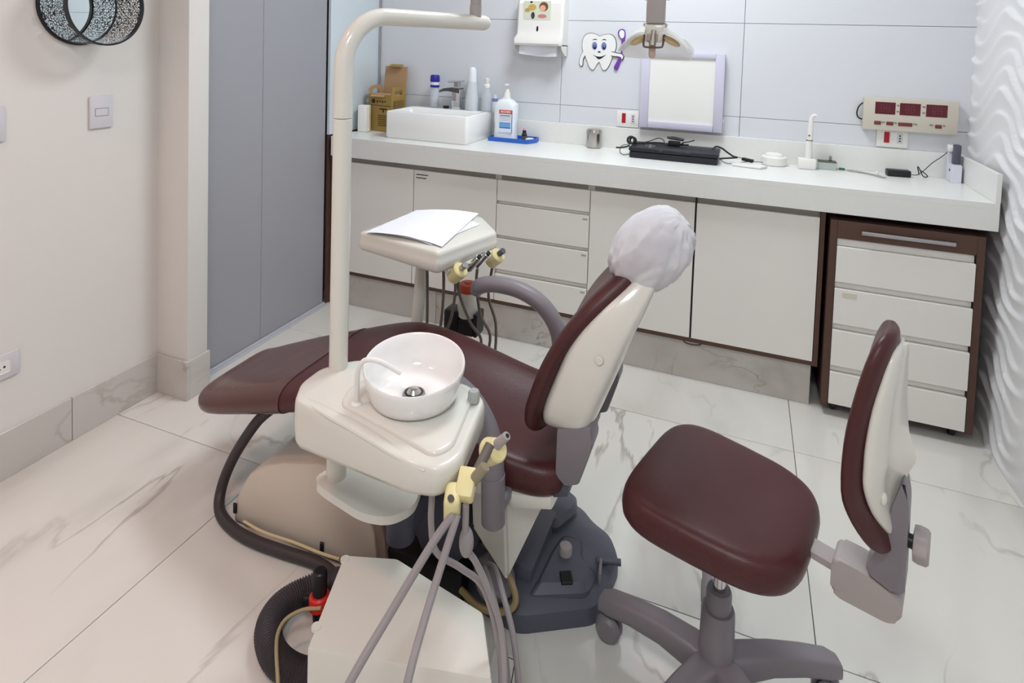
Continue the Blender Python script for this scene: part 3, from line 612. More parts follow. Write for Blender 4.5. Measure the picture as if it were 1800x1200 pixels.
obj('printed_lines', bm, inkm, t, local=True)
bm = new()
for k in range(8): b2(bm, (bw/2-0.001, -bd/2+0.015, 0.170-0.008*k), (bw/2+0.0008, bd/2-0.02, 0.1725-0.008*k))
obj('printed_lines', bm, inkm, t, local=True)
# black instrument case
t = thing('black_case', 'flat black equipment case with coiled cables on the counter', 'case', (-1.155, -0.145, Zc))
obj('shell', b2(new(), (-1.352, -0.245, Zc+0.0005), (-0.962, -0.050, Zc+0.030), 0.006, 2), navy, t)
obj('lid', b2(new(), (-1.355, -0.248, Zc+0.031), (-0.959, -0.047, Zc+0.050), 0.006, 2), navy, t)
for x in (-1.21, -1.09): obj('latch', box(new(), (x, -0.249, Zc+0.040), (0.022, 0.006, 0.012), 0.001, 1), dark, t)
zt_ = Zc+0.05
t2 = thing('cable_bundle', 'bundled black cables lying over the left end of the black case', 'cable', (-1.34, -0.16, zt_))
bm = new(); torus(bm, (-1.358, -0.17, zt_+0.020), 0.016, 0.0055, (0.3, -1, 0.1), 28, 8); torus(bm, (-1.350, -0.16, zt_+0.018), 0.014, 0.0045, (0.1, -1, 0.3), 28, 8); obj('coil', bm, darkr, t2)
bm = new(); tube(bm, [(-1.340, -0.14, zt_+0.004), (-1.29, -0.11, zt_+0.010), (-1.24, -0.10, zt_+0.030), (-1.215, -0.10, zt_+0.022), (-1.205, -0.11, zt_+0.004), (-1.15, -0.12, zt_+0.004)], 0.0022, 6); tube(bm, [(-1.345, -0.15, zt_+0.004), (-1.25, -0.09, zt_+0.006), (-1.17, -0.09, zt_+0.005), (-1.10, -0.10, zt_+0.010)], 0.004, 6)
obj('lead', bm, darkr, t2)
bm = new(); tube(bm, [(-1.362, -0.18, Zc+0.045), (-1.385, -0.17, Zc+0.035), (-1.41, -0.16, Zc+0.028), (-1.43, -0.155, Zc+0.026)], 0.004, 8); tube(bm, [(-1.362, -0.17, Zc+0.05), (-1.40, -0.17, Zc+0.040), (-1.405, -0.19, Zc+0.015), (-1.385, -0.21, Zc+0.004), (-1.356, -0.215, Zc+0.010)], 0.0018, 6); obj('jack_lead', bm, darkr, t2)
t2 = thing('headset', 'small black loupe headset lying on the black case', 'headset', (-1.15, -0.10, zt_))
bm = new(); box(bm, (-1.165, -0.105, zt_+0.012), (0.055, 0.035, 0.022), 0.004, 2); box(bm, (-1.160, -0.100, zt_+0.034), (0.075, 0.028, 0.010), 0.003, 1, Euler((0, 0.1, 0.1))); obj('body', bm, dark, t2)
bm = new(); tube(bm, [(-1.14, -0.11, zt_+0.006), (-1.12, -0.115, zt_+0.022), (-1.10, -0.11, zt_+0.026), (-1.075, -0.10, zt_+0.034)], 0.0035, 6); tube(bm, [(-1.20, -0.10, zt_+0.038), (-1.17, -0.10, zt_+0.042), (-1.12, -0.10, zt_+0.034)], 0.003, 6); obj('arm', bm, dark, t2)
bm = new()
tube(bm, [(-1.265+0.022*math.cos(a), -0.185+0.022*math.sin(a)*1.2, zt_+0.002) for a in [i*PI/8 for i in range(17)]], 0.0018, 6); mesh('wire_loop', bm, alu, 'small silver wire loop on the black case', 'wire')
t2 = thing('power_lead', 'black power lead with inline box right of the case', 'cable', (-0.90, -0.16, Zc))
bm = new(); tube(bm, [(-0.99, -0.14, zt_+0.006), (-0.975, -0.13, zt_+0.018), (-0.95, -0.13, zt_+0.012), (-0.925, -0.13, Zc+0.045), (-0.90, -0.13, Zc+0.030), (-0.885, -0.13, Zc+0.026), (-0.94, -0.15, Zc+0.020), (-0.958, -0.16, Zc+0.018)], 0.0042, 8); obj('plug_lead', bm, darkr, t2)
bm = new(); tube(bm, [(-0.955, -0.17, Zc+0.018), (-0.93, -0.175, Zc+0.004), (-0.905, -0.175, Zc+0.003), (-0.88, -0.165, Zc+0.008), (-0.83, -0.14, Zc+0.014), (-0.77, -0.10, Zc+0.010)], 0.0016, 6); tube(bm, [(-0.895, -0.12, Zc+0.03), (-0.86, -0.13, Zc+0.024), (-0.84, -0.14, Zc+0.018)], 0.0016, 6); obj('thin_lead', bm, darkr, t2)
obj('inline_box', box(new(), (-0.838, -0.142, Zc+0.021), (0.050, 0.022, 0.014), 0.003, 2, Euler((0, 0.1, -0.3))), dark, t2)
bm = new(); prism(bm, [(-0.905, -0.215), (-0.785, -0.235), (-0.757, -0.190), (-0.790, -0.155), (-0.885, -0.165)], 'XY', Zc+0.0005, Zc+0.012, 0.004, 2); mesh('flat_white_pad', bm, plastw, 'flat white plastic pad in front of the round white box', 'pad')
t2 = thing('round_white_box', 'low round white device against the backsplash', 'device', (-0.728, -0.075, Zc))
obj('base', lathe(new(), [(0.050, 0.0005), (0.054, 0.004), (0.054, 0.036), (0.050, 0.040)], (-0.728, -0.078, Zc), 32), plastw, t2)
obj('dome', lathe(new(), [(0.040, 0.040), (0.037, 0.050), (0.025, 0.054), (0.001, 0.055)], (-0.728, -0.078, Zc), 32), plastw, t2)
obj('vent_mark', box(new(), (-0.735, -0.104, Zc+0.0505), (0.020, 0.006, 0.002)), mdfg, t2)
# curing light in its dock
t2 = thing('curing_light', 'slim white curing lamp standing in a square white dock', 'curing light', (-0.596, -0.095, Zc))
obj('dock', box(new(), (-0.596, -0.095, Zc+0.023), (0.072, 0.062, 0.045), 0.005, 2), plastw, t2)
bm = new(); tube(bm, [(-0.590, -0.095, Zc+0.045), (-0.590, -0.095, Zc+0.11), (-0.589, -0.095, Zc+0.125)], 0.0135, 16, 3); obj('handle', bm, plastw, t2)
obj('ring', cyl(new(), (-0.589, -0.095, Zc+0.124), (-0.589, -0.095, Zc+0.1275), 0.0140, n=20), groutd, t2)
bm = new(); tube(bm, [(-0.588, -0.095, Zc+0.127), (-0.587, -0.095, Zc+0.19), (-0.586, -0.095, Zc+0.215), (-0.582, -0.096, Zc+0.232), (-0.572, -0.098, Zc+0.238), (-0.566, -0.099, Zc+0.234)], lambda s: 0.0118-0.006*min(1, s*1.1), 14); h = obj('head', bm, plastw, t2)
obj('button', sph(new(), (-0.592, -0.107, Zc+0.148), (0.004, 0.002, 0.004), 10, 6), slate, t2)
t2 = thing('glass_box', 'small grey glass box with black rim and stacked rings', 'box', (-0.512, -0.06, Zc))
obj('body', box(new(), (-0.512, -0.062, Zc+0.0165), (0.072, 0.045, 0.032), 0.001, 1), glassb, t2)
obj('rim', box(new(), (-0.512, -0.062, Zc+0.034), (0.074, 0.047, 0.004), 0.001, 1), groutd, t2)
for k in range(3): obj('ring', torus(new(), (-0.498, -0.055, Zc+0.040+0.0075*k), 0.0055-0.0008*k, 0.0022, (0, 0, 1), 16, 6), slate, t2)
bm = new(); tube(bm, [(-0.472, -0.055, Zc+0.004), (-0.44, -0.06, Zc+0.004), (-0.40, -0.06, Zc+0.004)], 0.0018, 6, 2)
t2 = thing('dental_bur', 'thin steel probe with green grip on the counter', 'probe', (-0.45, -0.058, Zc)); obj('shaft', bm, steel, t2)
obj('grip', cyl(new(), (-0.463, -0.057, Zc+0.006), (-0.440, -0.06, Zc+0.006), 0.0052, n=12, bev=0.001), green, t2)
bm = new(); prism(bm, [(-0.432, -0.066), (-0.418, -0.050), (-0.392, -0.058), (-0.355, -0.088), (-0.318, -0.128), (-0.300, -0.160), (-0.316, -0.168), (-0.340, -0.126), (-0.368, -0.098), (-0.400, -0.080), (-0.420, -0.082)], 'XY', Zc+0.0008, Zc+0.005, 0.001, 1)
mesh('impression_key', bm, steel, 'flat grey metal instrument with curved end on the counter', 'instrument')
bm = new(); lathe(bm, [(0.003, 0), (0.010, 0.003), (0.008, 0.012), (0.001, 0.015)], (-0.325, -0.094, Zc+0.0005), 14); mesh('cotton_cap', bm, plastw, 'tiny white cap beside the metal instrument', 'cap')
t2 = thing('power_adapter', 'black power adapter with cable near the charger', 'adapter', (-0.242, -0.075, Zc))
obj('brick', box(new(), (-0.243, -0.078, Zc+0.0145), (0.088, 0.042, 0.028), 0.005, 2, Euler((0, 0, 0.10))), dark, t2)
bm = new(); tube(bm, [(-0.200, -0.074, Zc+0.012), (-0.180, -0.072, Zc+0.010), (-0.165, -0.070, Zc+0.016), (-0.150, -0.068, Zc+0.030), (-0.120, -0.062, Zc+0.065), (-0.085, -0.055, Zc+0.095), (-0.066, -0.052, Zc+0.115)], 0.0016, 6); tube(bm, [(-0.165, -0.07, Zc+0.014), (-0.172, -0.072, Zc+0.045), (-0.166, -0.072, Zc+0.040), (-0.150, -0.073, Zc+0.008), (-0.135, -0.073, Zc+0.010), (-0.150, -0.072, Zc+0.025), (-0.166, -0.071, Zc+0.034)], 0.0022, 6); obj('cable', bm, darkr, t2)
t2 = thing('charging_stand', 'white upright charger holding a black handset in the corner', 'charger', (-0.05, -0.08, Zc))
bm = new(); prism(bm, [(-0.118, Zc+0.0005), (-0.045, Zc+0.0005), (-0.045, Zc+0.118), (-0.062, Zc+0.118), (-0.068, Zc+0.075), (-0.118, Zc+0.072)], 'YZ', -0.064, -0.028, 0.002, 1); obj('body', bm, mat('cool_white', (222, 222, 236), 0.35), t2)
obj('handset', box(new(), (-0.043, -0.088, Zc+0.112), (0.026, 0.030, 0.085), 0.006, 2, Euler((0.08, 0, 0))), slate, t2)
obj('top_cap', box(new(), (-0.057, -0.070, Zc+0.136), (0.026, 0.034, 0.022), 0.003, 2, Euler((0.2, 0, 0))), plastw, t2)
obj('port', box(new(), (-0.0645, -0.09, Zc+0.048), (0.002, 0.008, 0.010)), dark, t2)

# ================================================================== DENTAL CHAIR
AX = -1.59
ch = thing('dental_chair', 'maroon upholstered dental chair reclined beside the cuspidor', 'dental chair', (-1.6, AX, 0))
def rounded(pts, r, n=4):
    out = []; m = len(pts)
    for i in range(m):
        p = Vector(pts[i]); a = Vector(pts[i-1]); b = Vector(pts[(i+1) % m]); da = (a-p); db = (b-p)
        rr_ = min(r, da.length*0.45, db.length*0.45); A = p+da.normalized()*rr_; B = p+db.normalized()*rr_
        for k in range(n+1):
            t = k/n; out.append(tuple((1-t)**2*A+2*t*(1-t)*p+t*t*B))
    return out
# seat and leg rest: lofted along x.  (x, top z at the edge, dish depth, half width, thickness, y centre)
ST = [(-2.370, 0.322, 0.000, 0.120, 0.038), (-2.361, 0.338, 0.002, 0.152, 0.068), (-2.328, 0.348, 0.004, 0.172, 0.084), (-2.27, 0.370, 0.006, 0.188, 0.092), (-2.15, 0.415, 0.010, 0.204, 0.100),
      (-2.03, 0.458, 0.012, 0.214, 0.108), (-1.93, 0.494, 0.012, 0.221, 0.112), (-1.84, 0.518, 0.014, 0.228, 0.102), (-1.76, 0.526, 0.024, 0.234, 0.112), (-1.66, 0.518, 0.040, 0.232, 0.124), (-1.54, 0.500, 0.054, 0.222, 0.134),
      (-1.42, 0.478, 0.058, 0.214, 0.134), (-1.32, 0.463, 0.053, 0.212, 0.128), (-1.25, 0.455, 0.040, 0.204, 0.115), (-1.215, 0.448, 0.02, 0.180, 0.09), (-1.205, 0.43, 0.01, 0.14, 0.05)]
def seat_ring(x, zt, dish, hw, th, grow=0.0, n=40):
    r = []
    for j in range(n):
        a = 2*PI*j/n; c, s = math.cos(a), math.sin(a); e = 2/3.6
        yy = math.copysign(abs(c)**e, c); zz = math.copysign(abs(s)**(2/2.6), s)
        z = zt-th/2 + zz*(th/2+grow)
        if s > 0: z -= dish*(1-min(1, (yy*1.08)**2))*abs(zz)
        r.append((x, AX+yy*(hw+grow), z))
    return r
def interp(ST, k=4):
    out = []
    for i in range(len(ST)-1):
        for j in range(k):
            t = j/k; p0 = ST[max(i-1, 0)]; p1 = ST[i]; p2 = ST[i+1]; p3 = ST[min(i+2, len(ST)-1)]
            out.append([0.5*((2*b)+(c-a)*t+(2*a-5*b+4*c-d)*t*t+(3*b-a-3*c+d)*t**3) for a, b, c, d in zip(p0, p1, p2, p3)])
    return out + [list(ST[-1])]
SI = interp(ST, 4); 
for s in SI: s[3] = max(s[3], 0.01); s[4] = max(s[4], 0.01)
bm = new(); loft(bm, [seat_ring(*s) for s in SI]); seat = obj('seat', bm, leather, ch, sharp=70)
bm = new(); loft(bm, [seat_ring(*s, grow=0.0025) for s in SI if s[0] < -2.0]); obj('clear_foot_sheath', bm, leather2, seat, sharp=70, label='glossy protective cover over the foot end')
# underside pan
bm = new(); loft(bm, [[(x, AX+v*w, z+h_*u) for u, v in srect(1, 1, 4, 24)] for x, z, h_, w in ((-1.90, 0.39, 0.02, 0.17), (-1.75, 0.385, 0.035, 0.20), (-1.5, 0.362, 0.03, 0.215), (-1.32, 0.345, 0.03, 0.21), (-1.235, 0.352, 0.028, 0.19))]); obj('seat_pan', bm, enamel, ch)
# backrest
# stations in z: cushion front x, joint x, shell rear x, half width
BK = [(0.492, -1.290, -1.262, -1.215, 0.120), (0.500, -1.302, -1.262, -1.205, 0.165), (0.525, -1.315, -1.262, -1.160, 0.195), (0.56, -1.316, -1.254, -1.142, 0.206), (0.60, -1.306, -1.240, -1.127, 0.210), (0.65, -1.290, -1.222, -1.108, 0.210), (0.70, -1.268, -1.203, -1.090, 0.204),
      (0.75, -1.240, -1.172, -1.072, 0.192), (0.80, -1.205, -1.128, -1.051, 0.170), (0.84, -1.170, -1.086, -1.035, 0.142), (0.87, -1.138, -1.060, -1.022, 0.115), (0.895, -1.108, -1.046, -1.010, 0.090), (0.905, -1.09, -1.050, -1.012, 0.070)]
bm = new(); rings = []
for z, xf, xj, xr, hw in interp(BK, 3):
    r = []; th = max(xj-xf, 0.02); xc = (xf+xj)/2; sl = 0.42
    for j in range(40):
        a = 2*PI*j/40; c, sn = math.cos(a), math.sin(a); yy = math.copysign(abs(c)**(2/3.2), c); o = math.copysign(abs(sn)**(2/2.2), sn)*th/2
        if sn < 0: o += 0.020*(1-min(1, yy*yy*1.1))
        r.append((xc+o-0.006*abs(yy)**3, AX+yy*max(hw, .03), z-0.30*o))
    rings.append(r)
loft(bm, rings); obj('backrest', bm, leather, ch, sharp=70)
bm = new(); rings = []
for z, xf, xj, xr, hw in interp([b for b in BK if b[0] > 0.49], 3):
    r = []; x0_ = xj-0.012; x1_ = max(xr, x0_+0.02)
    for u, v in srect(1, 1, 6, 40):
        wd = (hw-0.008)*(1.0-0.06*(u*0.5+0.5)); r.append((x0_+(x1_-x0_)*(u*0.5+0.5), AX+v*wd, z+0.012-0.10*u*(x1_-x0_)))
    rings.append(r)
loft(bm, rings); sh = obj('back_shell', bm, enamel, ch, sharp=40)
for x, z in ((-1.135, 0.715),):
    obj('screw_cap', cyl(new(), (x, AX-0.185, z), (x, AX-0.1935, z), 0.010, n=18, bev=0.002), enamel, sh)
for sgn in (-1, 1):
    bm = new(); prism(bm, rounded([(-1.228, 0.530), (-1.148, 0.556), (-1.143, 0.51), (-1.172, 0.413), (-1.204, 0.400), (-1.228, 0.420)], 0.006, 2), 'XZ', AX+sgn*0.185, AX+sgn*0.120, 0.004, 2); obj('back_hinge', bm, greyp, ch)
bm = new(); prism(bm, [(-1.254, 0.368), (-1.215, 0.412), (-1.195, 0.400), (-1.200, 0.366), (-1.232, 0.355)], 'XZ', AX-0.172, AX+0.172, 0.005, 2); obj('hinge_bar', bm, slate, ch)
# headrest pad
HP = Vector((-1.056, AX, 0.925))
bm = new(); sph(bm, (0, 0, 0), (0.046, 0.106, 0.078), 28, 14)
for v in bm.verts: v.co.x += 0.018*(1-(v.co.y/0.10)**2) if v.co.x < 0 else 0
bmesh.ops.rotate(bm, verts=bm.verts, cent=(0, 0, 0), matrix=Matrix.Rotation(math.radians(38), 3, 'Y')); bmesh.ops.translate(bm, vec=HP, verts=bm.verts); obj('headrest', bm, leather, ch)
bm = new(); tube(bm, [(-1.055, AX, 0.855), (-1.040, AX, 0.925)], 0.016, 10, 1); obj('headrest_stem', bm, chrome, ch)
# armrests
for sgn in (-1, 1):
    yy = AX+(-0.250 if sgn < 0 else 0.305)
    bm = new(); tube(bm, [(-1.655, yy, 0.590), (-1.645, yy, 0.612), (-1.615, yy, 0.627), (-1.57, yy, 0.633), (-1.502, yy, 0.628), (-1.44, yy, 0.604), (-1.397, yy, 0.566), (-1.370, yy, 0.518), (-1.360, yy, 0.465), (-1.356, yy, 0.43)], lambda s: (0.020+0.008*min(1, s*8)), 18, 6, flat=(1.0, 0.92))
    ar = obj('armrest', bm, greyp, ch)
    bm = new(); cyl(bm, (-1.356, yy, 0.432), (-1.352, yy, 0.312 if sgn < 0 else 0.32), 0.0275, n=20, bev=0.004); obj('armrest_post', bm, greyp, ar)
    obj('mounting_stub', b2(new(), (-1.375, min(yy, AX+sgn*0.2), 0.348), (-1.325, max(yy, AX+sgn*0.2), 0.378), 0.004, 1), greyp, ar)
# lift column covers
bm = new()
V = lambda x, y, z: bm.verts.new((x, y, z))
ya, yb = -1.775, -1.45
top = [V(-1.455, ya+0.03, 0.355), V(-1.352, ya, 0.352), V(-1.240, ya+0.05, 0.355), V(-1.240, yb, 0.355), V(-1.455, yb, 0.355)]
bot = [V(-1.445, ya+0.03, 0.20), V(-1.336, ya, 0.118), V(-1.285, ya+0.05, 0.27), V(-1.285, yb, 0.27), V(-1.445, yb, 0.20)]
for i in range(5): bm.faces.new((top[i], top[(i+1) % 5], bot[(i+1) % 5], bot[i]))
bm.faces.new(top[::-1]); bm.faces.new(bot); bmesh.ops.bevel(bm, geom=list(bm.edges), offset=0.006, segments=2, affect='EDGES'); obj('lift_cover', bm, enamel, ch)
bm = new(); prism(bm, [(-1.70, 0.30), (-1.53, 0.34), (-1.44, 0.14), (-1.52, 0.05), (-1.58, 0.06)], 'XZ', -1.735, -1.47, 0.006, 2); obj('lift_arm', bm, slate, ch)
bm = new(); prism(bm, [(-1.80, 0.03), (-1.30, 0.03), (-1.30, 0.10), (-1.45, 0.13), (-1.80, 0.13)], 'XZ', -1.70, -1.48, 0.006, 2); obj('base_beam', bm, slate, ch)
obj('base_frame_shadow', b2(new(), (-1.78, -1.765, 0.001), (-1.46, -1.44, 0.085), 0.008, 2), dark, ch)  # black frame block also stands for the shadow under the chair
# base cover (foot side)
prof = [(-2.185, 0.004), (-2.183, 0.05), (-2.165, 0.105), (-2.13, 0.160), (-2.08, 0.200), (-2.0, 0.232), (-1.90, 0.258), (-1.82, 0.268), (-1.77, 0.250), (-1.730, 0.190), (-1.708, 0.12), (-1.700, 0.06), (-1.702, 0.004)]
bm = new(); prism(bm, prof, 'XZ', -1.780, -1.400, 0.012, 3); bc = obj('base_cover', bm, enamel2, ch, sharp=40)
prof2 = [(x+0.028 if x > -1.78 else x+0.012, z) for x, z in prof if x > -1.92]
bm = new(); prism(bm, [(-1.90, 0.004)] + [(-1.90, 0.245)] + [(x, z*0.985) for x, z in prof2 if x > -1.88], 'XZ', -1.774, -1.406, 0.010, 2); obj('cover_rim', bm, mat('taupe_plastic', (150, 136, 124), 0.4), ch)
for x, z in ((-2.175, 0.035), (-1.87, 0.02)):
    obj('cover_clip', b2(new(), (x-0.006, -1.786, z), (x+0.006, -1.779, z+0.03), 0.002, 1), dark, bc)
# rear base plate with pedals
plan = rounded([(-1.43, -1.75), (-1.31, -1.775), (-1.135, -1.672), (-1.115, -1.50), (-1.155, -1.43), (-1.21, -1.405), (-1.255, -1.36), (-1.37, -1.345), (-1.45, -1.42), (-1.50, -1.70)], 0.03)
bm = new(); n = len(plan); cxm, cym = -1.28, -1.57
def scl(k, z): return [(cxm+(x-cxm)*k, cym+(y-cym)*k, z) for x, y in plan]
loft(bm, [scl(1.0, 0.0005), scl(1.0, 0.028), scl(0.975, 0.042), scl(0.80, 0.062), scl(0.60, 0.072)]); obj('base_plate', bm, slate, ch, sharp=30)
bm = new(); ho = rounded([(-1.300, -1.735), (-1.160, -1.668), (-1.150, -1.60), (-1.195, -1.575), (-1.215, -1.50), (-1.275, -1.505), (-1.290, -1.58)], 0.02)
cx2, cy2 = -1.225, -1.62
loft(bm, [[(x, y, 0.03) for x, y in ho], [(cx2+(x-cx2)*0.95, cy2+(y-cy2)*0.95, 0.066) for x, y in ho], [(cx2+(x-cx2)*0.72, cy2+(y-cy2)*0.72, 0.082) for x, y in ho]]); ph = obj('pedal_housing', bm, slate, ch, sharp=30)
bm = new(); ho2 = rounded([(-1.37, -1.50), (-1.29, -1.53), (-1.25, -1.44), (-1.27, -1.38), (-1.36, -1.37)], 0.02); loft(bm, [[(x, y, 0.03) for x, y in ho2], [(x, y, 0.085) for x, y in ho2], [(-1.31+(x+1.31)*0.8, -1.45+(y+1.45)*0.8, 0.10) for x, y in ho2]]); obj('rear_hump', bm, slate, ch, sharp=30)
obj('pedal_knob', lathe(new(), [(0.017, 0), (0.0175, 0.02), (0.0150, 0.026), (0.001, 0.027)], (-1.243, -1.590, 0.078), 22), greyl, ch)
obj('pedal_socket', box(new(), (-1.220, -1.664, 0.084), (0.030, 0.030, 0.010), 0.002, 1, Euler((0.25, 0, 0.45))), dark, ch)
bm = new(); tube(bm, [(-1.165, -1.560, 0.066), (-1.135, -1.552, 0.067), (-1.105, -1.545, 0.068)], 0.0085, 12, 2); obj('pedal_lever', bm, slate, ch)
obj('lever_fin', box(new(), (-1.150, -1.590, 0.060), (0.008, 0.055, 0.04), 0.003, 2, Euler((0, 0, 0.15))), greyp, ch)
# round drum and cables under the wedge
bm = new(); cyl(bm, (-1.40, -1.74, 0.075), (-1.365, -1.74, 0.11), 0.052, n=24, bev=0.006); obj('swivel_drum', bm, greyp, ch)
bm = new(); tube(bm, [(-1.43, -1.70, 0.135), (-1.37, -1.73, 0.125), (-1.325, -1.755, 0.09), (-1.320, -1.77, 0.065), (-1.35, -1.785, 0.052), (-1.40, -1.79, 0.050), (-1.46, -1.77, 0.055)], 0.008, 8); obj('cable_loop', bm, mat('tan_cable', (160, 140, 96), 0.5), ch)

# headrest cover (disposable cap)
p = HP; bm = new(); rings = []
rings = []
mrot = Matrix.Rotation(math.radians(42), 3, 'Y'); n, m_ = 72, 40
for i in range(m_+1):
    a = -PI/2*0.80 + (PI/2*0.80+PI/2)*i/m_; r = []
    for j in range(n):
        b = 2*PI*j/n; c, s = math.cos(b), math.sin(b)
        ex = math.copysign(abs(c)**0.85, c); ey = math.copysign(abs(s)**0.85, s)
        q = Vector((0.084*max(math.cos(a), 0.001)**0.75*ex, 0.128*max(math.cos(a), 0.001)**0.75*ey, 0.104*math.sin(a)))
        pl_ = max(0, -math.sin(a)); q *= 1+0.035*noise.noise(q*22)+0.045*(0.35-abs(noise.noise(Vector((q.x*34, q.y*16, q.z*16)))))+0.02*noise.noise(q*60+Vector((3, 1, 2)))+0.05*pl_*math.sin(b*11+2*math.sin(b*3))*pl_
        q += Vector((0.006, 0, 0))*abs(math.sin(b*7+a*4))**6*(1 if a > -0.6 else 0)
        w = mrot @ q; r.append((p.x+w.x, AX+w.y, p.z+w.z))
    rings.append(r)
loft(bm, rings, cap=False)
hc = mesh('headrest_cover', bm, fabricw, 'white translucent disposable cap over the chair headrest', 'headrest cover', sharp=80)

# ================================================================== CUSPIDOR UNIT
UZ = 0.620
cu = thing('cuspidor_unit', 'cream cuspidor unit with round white bowl on a swing plate', 'cuspidor', (-1.56, -1.97, 0.33))
PX, PY = -1.745, -1.895
plan = rounded([(-1.752, -2.045), (-1.785, -1.985), (-1.785, -1.915), (-1.735, -1.850), (-1.690, -1.828), (-1.42, -1.832), (-1.365, -1.872), (-1.335, -2.060), (-1.358, -2.106), (-1.42, -2.112)], 0.020, 5)
cxu, cyu = -1.56, -1.97
def us(k, z, dy=0.0): return [(cxu+(x-cxu)*k, cyu+(y-cyu)*k+dy, z) for x, y in plan]
bm = new(); loft(bm, [us(0.90, UZ-0.098), us(0.965, UZ-0.095), us(0.992, UZ-0.084), us(1.0, UZ-0.062), us(1.0, UZ-0.022), us(0.995, UZ-0.011), us(0.983, UZ-0.004), us(0.965, UZ-0.0005), us(0.93, UZ)])
for v in bm.verts:   # front lip curves down towards the right, as on the casting
    k = max(0, (v.co.x+1.74)/0.42); front_ = max(0, min(1, (-1.97-v.co.y)/0.16))
    if v.co.z > UZ-0.06: v.co.z -= 0.014*k*front_
    else: v.co.z += 0.034*k - 0.012*(1-k)
obj('body', bm, enamel, cu, sharp=60)
# raised spine ledge and dished deck
bm = new(); dk = rounded([(-1.645, -2.024), (-1.665, -1.965), (-1.63, -1.862), (-1.44, -1.850), (-1.392, -1.880), (-1.362, -2.045), (-1.385, -2.082), (-1.50, -2.054)], 0.022, 5)
dz_ = lambda x, y: -0.013*max(0, (x+1.74)/0.42)*max(0, min(1, (-1.97-y)/0.16))
loft(bm, [[(x, y, UZ-0.010+dz_(x, y)) for x, y in dk], [(x, y, UZ+0.001+dz_(x, y)) for x, y in dk], [(-1.515+(x+1.515)*0.985, -1.955+(y+1.955)*0.985, UZ+0.005+dz_(x, y)) for x, y in dk], [(-1.515+(x+1.515)*0.95, -1.955+(y+1.955)*0.95, UZ+0.0068+dz_(x, y)*0.9) for x, y in dk]]); obj('deck', bm, enamel, cu, sharp=60)
bm = new(); tube(bm, [(-1.735, -2.030, UZ-0.004), (-1.66, -2.052, UZ-0.002), (-1.56, -2.070, UZ-0.006), (-1.46, -2.092, UZ-0.013), (-1.39, -2.105, UZ-0.018)], lambda s: 0.012*math.sin(PI*min(1, max(0.04, s*0.94+0.03)))**0.6+0.002, 12, 6, flat=(1, 0.55)); obj('moulded_rib', bm, enamel, cu)
# bowl
BC = Vector((-1.512, -1.938, UZ+0.0065))
bm = new(); tilt = Matrix.Rotation(math.radians(-6), 3, Vector((1, 0.4, 0)))
prof = [(0.086, 0.000), (0.093, 0.004), (0.100, 0.020), (0.107, 0.045), (0.111, 0.066), (0.112, 0.074), (0.1105, 0.078), (0.107, 0.076), (0.103, 0.055), (0.094, 0.028), (0.078, 0.015), (0.055, 0.010), (0.030, 0.008), (0.027, 0.004), (0.001, 0.004)]
rings = []
for r_, z_ in prof:
    ring = []
    for j in range(56):
        a = 2*PI*j/56; x, y = r_*math.cos(a), r_*math.sin(a); kz = z_/0.078
        ring.append((BC.x+x, BC.y+y, BC.z+z_+kz*0.14*(y*0.9-x*0.35)))
    rings.append(ring)
loft(bm, rings); bo = obj('bowl', bm, ceram, cu, sharp=60)
obj('drain_strainer', lathe(new(), [(0.024, 0.0), (0.024, 0.004), (0.016, 0.005), (0.010, 0.012), (0.001, 0.013)], BC+Vector((0, 0, 0.006)), 24), steel, bo)
obj('drain_hole', lathe(new(), [(0.0245, 0.0), (0.020, 0.0022), (0.001, 0.0022)], BC+Vector((0, 0, 0.0088)), 24), dark, bo)
# filler spout, knob
bm = new(); tube(bm, [(-1.610, -2.014, UZ+0.004), (-1.608, -2.016, UZ+0.05), (-1.604, -2.018, UZ+0.085), (-1.590, -2.016, UZ+0.108), (-1.566, -2.008, UZ+0.110), (-1.540, -1.998, UZ+0.098), (-1.515, -1.990, UZ+0.084)], 0.0055, 12); sp = obj('filler_spout', bm, plastw, cu)
obj('spout_base', lathe(new(), [(0.012, 0), (0.012, 0.004), (0.007, 0.008)], (-1.610, -2.014, UZ+0.004), 20), plastw, sp)
bm = new(); rings = []
for r_, z_ in ((0.0125, 0), (0.013, 0.004), (0.012, 0.022), (0.010, 0.025), (0.001, 0.025)):
    rings.append([(-1.387+r_*(1+0.05*math.cos(j*PI*0.66))*math.cos(2*PI*j/36), -1.893+r_*(1+0.05*math.cos(j*PI*0.66))*math.sin(2*PI*j/36), UZ+0.002+z_) for j in range(36)])
loft(bm, rings); obj('water_knob', bm, mat('knob_grey', (176, 176, 174), 0.4), cu, label='grey water knob')
# support tube and swing plate
obj('support_sleeve', cyl(new(), (PX, PY, 0.346), (PX, PY, UZ-0.09), 0.0240, n=28), enamel, cu)
sw = rounded([(-1.792, -1.905), (-1.778, -1.932), (-1.742, -1.945), (-1.62, -1.972), (-1.555, -1.958), (-1.522, -1.905), (-1.550, -1.80), (-1.66, -1.79), (-1.755, -1.852)], 0.03, 5)
bm = new(); prism(bm, sw, 'XY', 0.327, 0.347, 0.003, 2); obj('swing_plate', bm, enamel, cu, sharp=40)
bm = new(); cyl(bm, (-1.60, -1.83, 0.19), (-1.60, -1.83, 0.324), 0.035, n=20); b2(bm, (-1.63, -1.83, 0.20), (-1.57, -1.66, 0.26), 0.004, 1); obj('pivot_bracket', bm, slate, cu)
